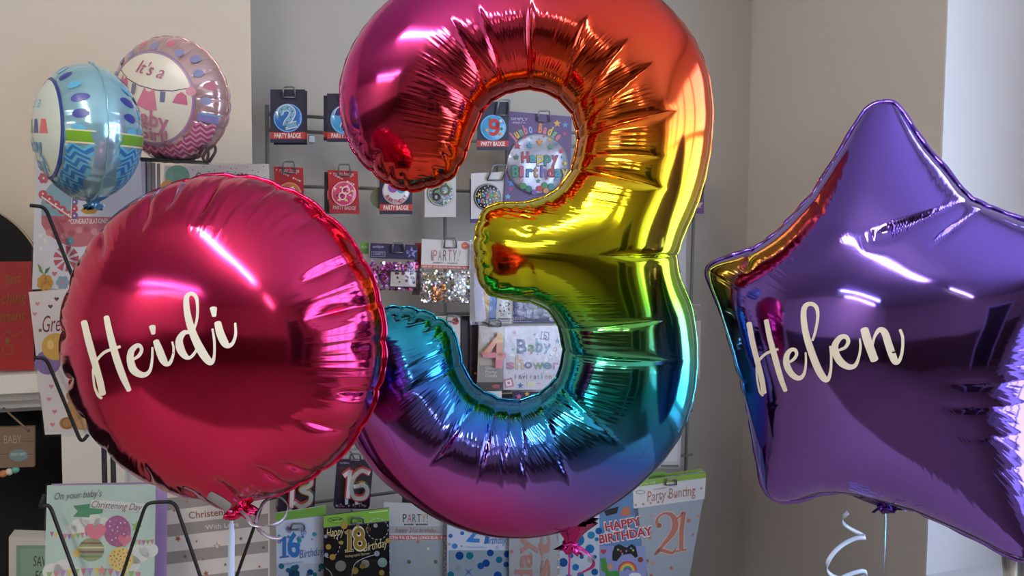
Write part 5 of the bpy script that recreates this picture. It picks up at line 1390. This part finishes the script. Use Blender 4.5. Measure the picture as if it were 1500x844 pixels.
# dark packs left of the candle
for i, (x0, x1, y0_, y1_, lab) in enumerate(((676, 690, 463, 574, 'tall black pack left of the number 4 candle, nearer the teal end of the 3'), (688, 700, 466, 572, 'narrow black pack touching the left side of the number 4 candle pack'))):
    s = Sheet(1.985 - .008 * i); s.body([(x0, y0_), (x1, y0_), (x1, y1_), (x0, y1_)], '#1b1418', t=.006, rough=.35)
    for k in range(6): s.circ('printed_pattern', x0 + 3 + (k * 5) % 10, 540 + (k * 7) % 14, 1.6, ('#4c8ca8', '#b84a3c', '#c89a50')[k % 3], 2, n=6)
    for k in range(3): s.rect('printed_pattern', x0 + 3 + k * 3, 470, x0 + 4 + k * 3, 530, '#3a2c34', 1)
    s.make('candle_pack', lab, 'candles')
s = Sheet(1.97); s.body([(620, 463), (670, 463), (674, 467), (674, 520), (620, 520)], '#bdb8b4', t=.004); s.circ(Lt, 667, 471, 5, '#b8403c', 2); s.text(Lt, 'NEW', 664, 472.5, 670, 472.5, 2.5, '#e8d8d0', 3); s.rect('window', 650, 488, 668, 518, '#a09c98', 2); s.make('party_pack', 'white pack with a red round sticker behind the teal end of the 3', 'pack')
hook(661, 462, 1.968, 8, 9)
s = Sheet(1.955); s.body([(695, 574), (735, 573), (735, 640), (695, 640)], '#c8c8c8', t=.003); s.circ('printed_pattern', 719, 590, 15, '#4a98bc', 2, n=30); s.ring('printed_pattern', 719, 590, 15, 2, '#8cc4dc', 3); s.make('party_pack', 'white pack with a light blue circle under the number 4 candle', 'pack')
s = Sheet(1.955); s.body([(751, 574), (800, 574), (800, 640), (751, 640)], '#1d1c3c', t=.003); s.star('printed_pattern', 760, 581, 5, '#b0507c', 2); s.star('printed_pattern', 772, 577, 4, '#d09a40', 2); s.circ('printed_pattern', 785, 584, 10, '#8c9098', 2, ry=7); s.star('printed_pattern', 758, 592, 3, '#a8c050', 2); s.make('party_pack', 'navy pack with coloured stars under the baby shower invitation', 'pack')

# ---- lower row: number candles
def candle_pack(y0, x0, y0p, x1, y1, sk, num, label, tilt=0.):
    s = Sheet(y0); w = x1 - x0; h = y1 - y0p
    X = lambda t, v: x0 + w * t + sk * h * v; Y = lambda t, v: y0p + h * v - tilt * w * t
    pt = lambda t, v: (X(t, v), Y(t, v))
    s.body([pt(.06, 0), pt(.94, 0), pt(1, .06), pt(1, .94), pt(.95, 1), pt(.05, 1), pt(0, .94), pt(0, .06)], '#2b1f33', t=.006, rough=.35, coat=.3)
    s.text('printed_card', 'NUMERAL', *pt(.08, .09), *pt(.35, .09), h * .04, '#b0a8b8', 2)
    rr = random.Random(num)
    for i in range(26): s.circ('printed_card', *pt(rr.uniform(.05, .95), rr.uniform(.88, .97)), w * .025, ('#b84a5c', '#d8a860', '#4c9c8c', '#d8d0d8', '#6c6ab0')[i % 5], 2, n=6)
    frames = {'1': [(.2, .3), (.34, .22), (.34, .74)], '3': [(.12, .3), (.3, .2), (.5, .26), (.52, .38), (.3, .46), (.54, .56), (.52, .7), (.3, .76), (.12, .68)], '6': [(.56, .24), (.34, .2), (.14, .36), (.12, .6), (.24, .75), (.48, .74), (.56, .6), (.44, .49), (.2, .52)]}
    wax = mat('#d9d5cf', rough=.5); m = s.mb('candle')
    for k, ch in enumerate(num):
        off = -.02 + .34 * k if ch != '1' or k else .02
        P = spline([(a + off, b) for a, b in frames[ch]], 5) if len(frames[ch]) > 3 else np.array([(a + off, b) for a, b in frames[ch]])
        pts = [pt(a, b) for a, b in P]
        if ch == '1': pass
        for lift, ww, c in ((.010, .17, '#cf4c4c'), (.0112, .105, '#d9d5cf')):
            PP = pts; m_ = mat(c, rough=.5)
            for a, b in zip(PP, PP[1:]):
                dx, dy = b[0] - a[0], b[1] - a[1]; l = math.hypot(dx, dy) + 1e-6; nx, ny = -dy / l * w * ww / 2, dx / l * w * ww / 2
                e = w * ww * .25; ex, ey = dx / l * e, dy / l * e
                mm = mat({True: '#cf4c4c', False: '#c8a040'}[(a[1] < Y(.5, .36)) or (a[1] > Y(.5, .62))] if c == '#cf4c4c' else c, rough=.5)
                if c == '#cf4c4c' and Y(.5, .5) < a[1] < Y(.5, .64): mm = mat('#2f6a54', rough=.5)
                m.slab([s.P(a[0] + nx - ex, a[1] + ny - ey, lift), s.P(b[0] + nx + ex, b[1] + ny + ey, lift), s.P(b[0] - nx + ex, b[1] - ny + ey, lift), s.P(a[0] - nx - ex, a[1] - ny - ey, lift)], s.n, .009, mm)
    for t in (.34, .62): m.slab([s.P(*pt(t - .05, .78), .006), s.P(*pt(t + .05, .78), .006), s.P(*pt(t + .035, .9), .006), s.P(*pt(t - .035, .9), .006)], s.n, .005, mat('#c9cdd0', rough=.3))
    s.mb('blister').slab([s.P(*pt(a, b), .014) for a, b in ((.06, .12), (.94, .12), (.94, .93), (.06, .93))], s.n, .013, clear_mat('blister_plastic', .05, (.97, .97, .97), .08, .001, 20))
    return s.make('birthday_candle', label, 'candle')
candle_pack(1.93, 410, 684, 464, 763, -.05, '13', 'white number 13 candle in a dark pack right of the pink balloon tail', .12)
candle_pack(1.93, 494, 673, 547, 745, -.08, '16', 'white number 16 candle in a dark pack above the black 18th banner', -.02)
candle_pack(1.93, 592, 690, 640, 756, -.06, '1', 'number candle pack mostly hidden behind the lower curve of the 3', .1)
hook(520, 664, 1.928, 8, 10)
s = Sheet(1.95); s.body([(488, 640), (522, 636), (524, 660), (490, 664)], '#8c8a88', t=.004); s.text(Lt, 'party', 494, 650, 516, 648, 6, '#c8c4c0', 2); s.rect(Lt, 494, 654, 518, 655, '#c8c4c0', 2); s.make('party_pack', 'small grey pack between the pink balloon and the lower curve of the 3', 'pack')
# dark strip shelf in the lower row
# ---- banners
def dots(s, part, x0, y0, x1, y1, cols, n, r0, r1, seed, L=2, **kw):
    rr = random.Random(seed)
    for _ in range(n): s.circ(part, rr.uniform(x0, x1), rr.uniform(y0, y1), rr.uniform(r0, r1), rr.choice(cols), L, n=14, **kw)
BL = ['#1c62a8', '#2a7ac0', '#2c8ca0', '#9a9cb4']
s = Sheet(1.875)
s.body([(403, 752), (477, 741), (477, 960), (404, 960)], '#bcc6d4', t=.004, rough=.3)
s.poly('header', [(403, 752), (477, 741), (477, 755), (403, 764)], '#6c9c38', 1)
s.text('header', '6', 422.5, 816, 440.5, 814, 34, '#2a6ab0', 3, bold=.03); s.stroke('header', [(416.5,787),(416.5,816)], 5.4, '#2a6ab0', 3, sm=False); s.stroke('header', [(410,793),(414,790),(417.5,786)], 2.4, '#2a6ab0', 4); s.stroke('header', [(409.5,816.5),(423,815)], 2.6, '#2a6ab0', 4, sm=False); s.text('header', 'th', 441, 784, 449, 783, 9, '#2a6ab0', 3, shear=.2); s.text('header', 'Birthday', 439, 818, 475, 812, 12, '#31609c', 3, shear=.45); s.text('header', 'Holographic Banner', 413, 828, 445, 824, 3.2, '#6a8cb8', 3)
s.stroke('header', [(413, 792), (420, 786)], 1.5, '#2a6ab0', 3, sm=False)
dots(s, 'printed_pattern', 406, 770, 475, 800, ['#2a7ac0', '#8c8ab0', '#2c8ca0'], 12, 1.2, 4, 3); dots(s, 'printed_pattern', 406, 828, 475, 900, BL, 34, 2, 6, 4, rough=.2, metal=.5)
pillow(s, 'clear_bag', 403, 826, 477, 960, .006, bagm)
s.make('banner_pack', 'white and blue 16th birthday banner below the number 13 candle', 'banner'); hook(436, 766, 1.873, 10, 9)
s = Sheet(1.86)
s.body([(474, 756), (570, 744), (571, 960), (475, 960)], '#141316', t=.004, rough=.3)
s.poly('header', [(474, 756), (570, 744), (570, 763), (474, 773)], '#7fb03c', 1); s.circ('header', 492, 762, 12, '#3c6a2c', 2, ry=4.5, n=24); s.circ('header', 492, 762, 11, '#8cbc48', 3, ry=3.6, n=24); s.text('header', 'Oaktree', 483, 764, 501, 762, 4.5, '#24401c', 4, bold=.02, shear=.2)
s.poly('header', [(540, 750), (568, 747), (568, 749), (540, 752)], '#b8d888', 2); s.rect('header', 474, 773, 570, 774.5, '#5c2c5c', 2, sl=-.105)
G = '#c8a44c'; g = dict(rough=.3, metal=.6)
s.text(Lt, '8', 518, 806.5, 538, 804, 33, '#e0d8c0', 3, bold=.05); s.text(Lt, '8', 519, 805.5, 537, 803.5, 31, G, 4, bold=.02, **g)
for dw, c, L_, kw in ((1.6, '#e0d8c0', 3, {}), (0, G, 4, g)): s.stroke(Lt, [(511.5,776),(511.5,806)], 5 + dw, c, L_, sm=False, **kw); s.stroke(Lt, [(505,781),(509,779),(512,776.5)], 2.2 + dw, c, L_, **kw); s.stroke(Lt, [(505,807.5),(518,806)], 2.4 + dw, c, L_, sm=False, **kw); s.text(Lt, 'th', 536, 779, 543, 778, 8, G, 3, shear=.3, **g)
s.text(Lt, 'Happy', 478, 787, 505, 783, 12, '#d8c890', 3, shear=.45); s.text(Lt, 'Birthday', 533, 808, 569, 800, 12, '#d8c890', 3, shear=.45); s.text(Lt, 'Holographic Banner', 506, 817, 542, 812, 4, '#c8b478', 3)
for x, y, r in ((481,800,17),(553,775,16)):
    for k in range(16): s.ring('printed_pattern', x, y, r, .9, '#c8c8c8', 2, a0=k * .39, a1=k * .39 + .22, n=3)
for x, y, r, c in ((504,770,5,G),(524,770,2.5,G),(481,801,4,G),(487,816,4.5,G),(500,795,3,G),(568,792,3.5,G),(477,786,2.5,'#b8b8c0'),(550,770,3,'#b8b8c0'),(478,813,3,'#b8b8c0'),(552,811,4,'#b8b8c0'),(499,829,8,'#a8a498'),(535,826,6,'#a8a498'),(520,836,5,G),(531,829,4,G),(560,824,7,'#9cc0b8'),(559,839,4,G),(490,850,6,G),(540,858,8,'#a8a498')): s.circ('printed_pattern', x, y, r, c, 3, n=16, rough=.3, metal=.4)
s.stroke('printed_pattern', [(515, 844), (520, 826), (535, 817), (552, 812)], .9, '#c8c8c8', 3); s.stroke('printed_pattern', [(477, 832), (485, 840), (490, 860)], .9, '#c8c8c8', 3)
pillow(s, 'clear_bag', 474, 820, 571, 960, .006, bagm)
s.make('banner_pack', 'black and gold 18th birthday banner with a green header', 'banner'); hook(523, 757, 1.858, 9, 9)
s = Sheet(1.885)
s.body([(562, 736), (655, 740), (655, 960), (564, 960)], '#b9b8b6', t=.004, rough=.4)
for i, (ch, c) in enumerate(zip('PARTY!', ('#3a3634', '#b5604c', '#6a655e', '#3a3634', '#b08a50', '#6a655e'))): s.text(Lt, ch, 590 + i * 7, 765, 590 + i * 7 + (5.6 if ch != '!' else 1.4), 765, 12, c, 2)
s.text(Lt, 'BANNER', 592, 769.5, 606, 769.5, 2.2, '#4a4644', 2, bold=.03); s.text(Lt, 'BANNIERE', 609, 769.5, 627, 769.5, 2.2, '#4a4644', 2, bold=.03)
s.rect('strip', 571, 771, 650, 781, '#a4a4a4', 2); s.text(Lt, 'happy 21st birthday...', 579, 779.5, 643, 780, 6.5, '#8c5a54', 4, shear=.35)
s.rect('strip', 569, 784, 655, 791, '#b86a60', 3); s.text(Lt, 'LENGTH: 9 ft. (2.76m) LONGUEUR : 9 pi', 562, 789.6, 653, 789.8, 4.2, '#e8dcd4', 4, bold=.02)
s.rect('window', 570, 791, 650, 900, '#9ba3a6', 2, rough=.2); 
for x, y, r, c in ((612,794,2.5,'#b86a60'),(588,793,2,'#b89a90'),(599,823,3,'#5c5c40'),(638,823,3,'#6a6a48'),(627,804,2,'#c8c8b0')): s.circ('window', x, y, r, c, 3, n=12)
for i in range(26): s.rect('holographic_edge', 650 + (i % 3), 794 + i * 4, 652 + (i % 3), 796 + i * 4, ('#4c9c8c', '#b86a9c', '#5c6ab0', '#d8d8d0')[i % 4], 4); s.rect('holographic_edge', 570, 794 + i * 4, 571.5, 796 + i * 4, ('#4c9c8c', '#b86a9c', '#5c6ab0', '#d8d8d0')[i % 4], 4)
s.make('banner_pack', 'white and rose happy 21st birthday banner pack right of the black one', 'banner')
s = Sheet(1.87)
s.body([(655, 762), (747, 765), (747, 960), (655, 960)], '#c4cad6', t=.004, rough=.35)
s.text(Lt, '21', 683, 793, 716, 795, 30, '#2f7ac0', 3, bold=.02); s.text(Lt, 'Birthday!', 709, 797, 745, 796, 11, '#31609c', 3, shear=.45); s.text(Lt, 'Holographic Banner', 685, 802.5, 714, 803, 2.6, '#6a9cd0', 3)
for x, y, r, c in ((660,785,3,'#1f5fa4'),(677,781,3,'#1f5fa4'),(666,800,4,'#2a7ac0'),(658,797,2,'#9a9cb4'),(676,800,1.2,'#2c8c70'),(728,802,3,'#b0a8c0')): s.circ('printed_pattern', x, y, r, c, 3)
s.rect('window', 657, 806, 745, 900, '#8f9ea8', 2, rough=.2)
for x, y, r, c in ((673,814,6,'#184f9c'),(688,814,5.5,'#1f8490'),(718,810,5,'#184f9c'),(731,820,5,'#1f7c98'),(743,812,5,'#184f9c'),(712,825,5.5,'#184f9c'),(704,829,5,'#1a58a4'),(741,827,4,'#184f9c'),(670,832,4.5,'#a8a8ac'),(729,843,6,'#1a58a4'),(660,842,5,'#1f7c98'),(690,856,6,'#184f9c')): s.circ('window', x, y, r, c, 3, n=16, rough=.25, metal=.3)
s.star('window', 686, 838, 8, '#2a5a9c', 3, n=4, inner=.18, rot=.78)
s.make('banner_pack', 'blue dotted 21st birthday banner pack under the bottom of the 3', 'banner')
s = Sheet(1.86)
s.body([(746, 776), (820, 777), (820, 960), (746, 960)], '#b4b8ba', t=.004, rough=.25)
R_ = '#c08a7c'
s.text(Lt, 'Birthday', 779, 960, 779, 786, 25, R_, 3, bold=.02); s.text(Lt, '21st', 805, 960, 805, 780, 20, R_, 3, bold=.02)
for x, y in ((750,808),(795,834),(760,850)): s.circ(Lt, x, y, 2.5, R_, 3)
for i in range(22): s.rect('holographic_edge', 816 + (i % 3), 812 + i * 3, 819 + (i % 2), 814 + i * 3, ('#6c9ccc', '#c8a860', '#e0e4e8', '#7ab0b0')[i % 4], 4)
pillow(s, 'clear_bag', 746, 778, 818, 960, .006, bagm)
s.make('banner_pack', 'silver grey banner pack with sideways rose gold lettering beside the magenta ribbon', 'banner')
s = Sheet(1.895)
s.body([(812, 752), (878, 744), (878, 960), (816, 960)], '#bcc4cc', t=.004, rough=.35)
for x, y, r, c in ((847,791,9,'#2478b8'),(855,771,5,'#2a80c0'),(870,767,3.5,'#1f5fa4'),(866,784,5.5,'#2c90b4'),(877,778,5,'#1f5fa4'),(874,790,3,'#2a80c0'),(864,804,6.5,'#2478b8'),(836,814,4,'#2478b8'),(852,816,3,'#1f5fa4'),(825,824,6.5,'#1f5fa4'),(843,831,5,'#2a80c0'),(871,816,3,'#1f5fa4'),(866,819,6,'#b4bcc4'),(871,838,5,'#1f5fa4'),(850,843,5,'#2478b8'),(833,846,5,'#2c90b4')): s.circ('printed_pattern', x, y, r, c, 2, n=18, rough=.25, metal=.3)
s.make('banner_pack', 'white pack with bright blue dots left of the HAPPY BIRTHDAY gaming banner', 'banner')
# gaming bunting
s = Sheet(1.90)
s.body([(878, 745), (900, 715), (932, 716), (950, 900), (900, 900), (878, 830)], '#5c7fa8', t=.004, rough=.3)
s.poly('printed_pattern', [(878, 800), (945, 800), (950, 900), (900, 900), (878, 840)], '#8890bc', 1)
for t_, x0, y0_, x1, y1_ in (('HAPPY', 887, 778, 939, 769), ('BIRTHDAY', 878, 796, 956, 783)):
    s.text(Lt, t_, x0 - 1, y0_ + 1, x1 + 1, y1_ + 1, 13.5, '#e0d8d8', 3, bold=.07); s.text(Lt, t_, x0, y0_, x1, y1_, 12, '#b02c34', 4, bold=.03)
blk_ = '#15151a'
s.poly('game_controller', [(900, 800), (906, 797), (918, 802), (925, 797), (931, 801), (934, 815), (930, 817), (924, 811), (910, 813), (903, 822), (897, 821), (897, 810)], blk_, 5)
for x, y, c in ((905,805,'#8cc04c'),(909,807,'#c84a4c'),(917,807,'#8c8c94'),(911,811,'#8c8c94'),(924,803,'#4c9cc8'),(927,806,'#c8c04c')): s.circ('game_controller', x, y, 1.6, c, 6, n=8)
s.poly('printed_pattern', [(884, 748), (906, 742), (904, 752), (888, 756)], blk_, 2); s.poly('printed_pattern', [(908, 756), (912, 744), (922, 742), (924, 755)], '#b0684c', 2)
s.heart('printed_pattern', 884, 808, 4.5, '#b8303c', 2)
for k, c in enumerate(('#c8404c', '#d88a40', '#d8c850', '#5ca85c', '#6a5ab0')): s.ring('printed_pattern', 919, 836, 14 - k * 2.2, 2.3, c, 3, a0=PI, a1=2 * PI)
s.circ('printed_pattern', 893, 830, 4.5, '#c88a70', 2); s.circ('printed_pattern', 938, 820, 4, '#7c3c2c', 2); s.poly('printed_pattern', [(879, 818), (887, 817), (893, 844), (881, 836)], '#3f8c3c', 2); s.poly('printed_pattern', [(886, 837), (907, 836), (907, 860), (890, 860)], '#3f8c3c', 2)
s.circ('printed_pattern', 930, 843, 9, '#d8d8e4', 4, ry=4)
s.make('banner_pack', 'blue HAPPY BIRTHDAY bunting with a game controller and rainbow', 'banner')
# party bunting 21
s = Sheet(1.90)
s.body([(926, 706), (1034, 692), (1032, 722), (1000, 900), (960, 900), (928, 745)], '#9aa3aa', t=.004, rough=.35)
s.poly('header', [(926, 706), (1034, 692), (1034, 700), (926, 714)], '#86a83a', 1); s.text('header', 'Age 3 Yrs / 15 BS', 935, 712, 960, 708, 3.5, '#d8e8b8', 2)
s.poly('header', [(927, 714), (1034, 700), (1032, 731), (928, 745)], '#d0ccc8', 2); s.circ('header', 938, 721, 7, '#4a6a5c', 3, ry=3); s.circ('header', 938, 721, 6, '#d0ccc8', 4, ry=2.2)
s.text('header', 'Party Bunting', 948, 735, 1020, 725, 15, '#a8705c', 4, shear=.3); s.text('header', 'Holographic', 958, 718, 976, 715, 2.5, '#a8705c', 4)
C_ = '#b0705c'
two_ = [(966,771),(962,765),(965,757),(975,752),(985,756),(989,768),(985,781),(974,795),(960,812)]; w2_ = [6,5,3,3.5,7,9,8,5,3]
for dw, c, L_ in ((2.4, '#d2b0a4', 2), (0, C_, 3)):
    s.stroke(Lt, two_, [w + dw for w in w2_], c, L_); s.circ(Lt, 965.5, 770, 3.6 + dw / 2, c, L_)
    s.stroke(Lt, [(959,813),(966,806),(976,808),(985,810),(989,804)], [2 + dw, 5 + dw, 5 + dw, 4 + dw, 2 + dw], c, L_)
    s.stroke(Lt, [(1001.5,750),(998,778),(997.5,805)], 6.5 + dw, c, L_, sm=False); s.stroke(Lt, [(990,760),(995,757),(1001,751)], 2.5 + dw, c, L_); s.stroke(Lt, [(989,808),(1006,805)], 2.6 + dw, c, L_, sm=False)
rr = random.Random(12)
for i in range(34):
    x = rr.uniform(930, 1028); y = rr.uniform(745, 844)
    if x > 1032 - (y - 722) * .18 - 3 or x < 930 + (y - 745) * .2 or 955 < x < 1006 and 752 < y < 814: continue
    s.circ('printed_pattern', x, y, rr.uniform(1.2, 3.6), rr.choice(('#b0705c', '#c08a7c', '#b0705c', '#b8a050')), 2, n=12)
for i in range(10): s.circ('header', 931 + (i * 37) % 100, 740 - ((i * 37) % 100) * .13 - (i % 3) * 6, 1.8, '#b98070', 3, n=10)
s.make('banner_pack', 'rose gold 21 party bunting pack with a light green header at the right end', 'banner'); hook(982, 701, 1.898, 8, 9)
s = Sheet(1.925)
s.body([(935, 702), (1030, 688), (1030, 712), (936, 720)], '#b8b8b0', t=.003); s.poly('header', [(955, 697), (1029, 686.5), (1029, 690), (955, 701)], '#86a83a', 1); s.poly('header', [(950, 692), (974, 690), (974, 700), (950, 704)], '#6c9c38', 1)
s.make('banner_pack', 'pack with a thin green top edge behind the rose gold 21 bunting', 'banner')
# slivers at right of the 3
s = Sheet(1.99)
s.body([(992, 447), (1027, 446), (1025, 555), (992, 556)], '#b2aca6', t=.003); s.rect('printed_pattern', 992, 447, 1027, 470, '#8a7f74', 1); s.stroke('printed_pattern', [(1012, 450), (1020, 458), (1012, 466)], 1, '#b8b0a4', 2); s.rect('printed_pattern', 992, 473, 1024, 553, '#b9a49e', 1)
for k in range(6): s.circ('printed_pattern', 1018 + (k % 2) * 3, 484 + k * 12, 3, ('#8c8c94', '#c8a49c')[k % 2], 2, n=8)
s.make('party_pack', 'pale pack hanging right of the green part of the 3', 'pack')
s = Sheet(1.99); s.body([(955, 600), (1000, 598), (996, 686), (955, 686)], '#c2c0bc', t=.003); s.rect('printed_pattern', 968, 681, 994, 684.5, '#7a7874', 1); s.rect('printed_pattern', 955, 600, 992, 676, '#d0cecb', 1); s.make('party_pack', 'white pack between the lower right of the 3 and the green header', 'pack')
s = Sheet(1.99); s.body([(975, 340), (1006, 330), (1004, 440), (980, 440)], '#a8a2a0', t=.002, rough=.3); s.stroke('printed_pattern', [(998, 350), (992, 372), (996, 400)], 2, '#7c5c80', 1); s.make('party_pack', 'clear pack beside the waist of the 3 against the right upright', 'pack')

# silvery packaging between the pink balloon and the 13 candle
s = Sheet(1.62)
up = [(344, 706), (375, 702), (405, 696), (432, 688), (458, 678), (476, 668)]
lo = [(350, 712), (372, 716), (402, 716), (430, 712), (456, 700), (478, 682)]
A_ = spline(up, 6); B_ = spline(lo, 6); vs = []; fs = []
for i, (a, b) in enumerate(zip(A_, B_)):
    for k in range(7):
        t = k / 6; vs.append(s.P(a[0] * (1 - t) + b[0] * t, a[1] * (1 - t) + b[1] * t, .012 * math.sin(PI * t) + .002 * math.sin(i * 1.1 + k)))
for i in range(len(A_) - 1):
    for k in range(6): fs.append((i * 7 + k, (i + 1) * 7 + k, (i + 1) * 7 + k + 1, i * 7 + k + 1))
mb = MB(); mb.add(vs, fs, mat('#9aa1a8', rough=.22, metal=.45, coat=.5), True); o = mb.build('packaging'); tag(o, 'crumpled silvery plastic packaging under the right of the pink balloon', 'packaging')

# cellophane wrap at the bottom right corner
mb = MB(); wrapm = clear_mat('frosted_cellophane', .45, (.9, .95, .92), .2, .01, 40)
def wrap_pt(x, y, d): return at(x, y, .98 + d, 0)
vs = []; fs = []
for i in range(13):
    for j in range(9):
        t = i / 12; v = j / 8
        vs.append(wrap_pt(1466 + 60 * t + 12 * v * (1 - t), 806 + 130 * v - 8 * math.sin(t * 9), .02 * math.sin(t * 14 + v * 2)))
for i in range(12):
    for j in range(8): fs.append((i * 9 + j, i * 9 + j + 1, (i + 1) * 9 + j + 1, (i + 1) * 9 + j))
mb.add(vs, fs, mat('#b8bdb8', rough=.25, coat=.5), True); o = mb.build('cellophane_wrap'); tag(o, 'crumpled pale cellophane wrap below the star at the bottom right corner', 'wrap')

GROUPS = {'badge': 'badge packs on the rack', 'banner': 'banner packs in the lowest row', 'candle': 'number candles in packs', 'confetti': 'bags of confetti', 'pack': 'party packs hanging on the rack', 'card': 'greeting cards on display'}
for o in list(COL.objects):
    if o.parent is None and o.get('category') in GROUPS and not o.get('group'): o['group'] = GROUPS[o['category']]
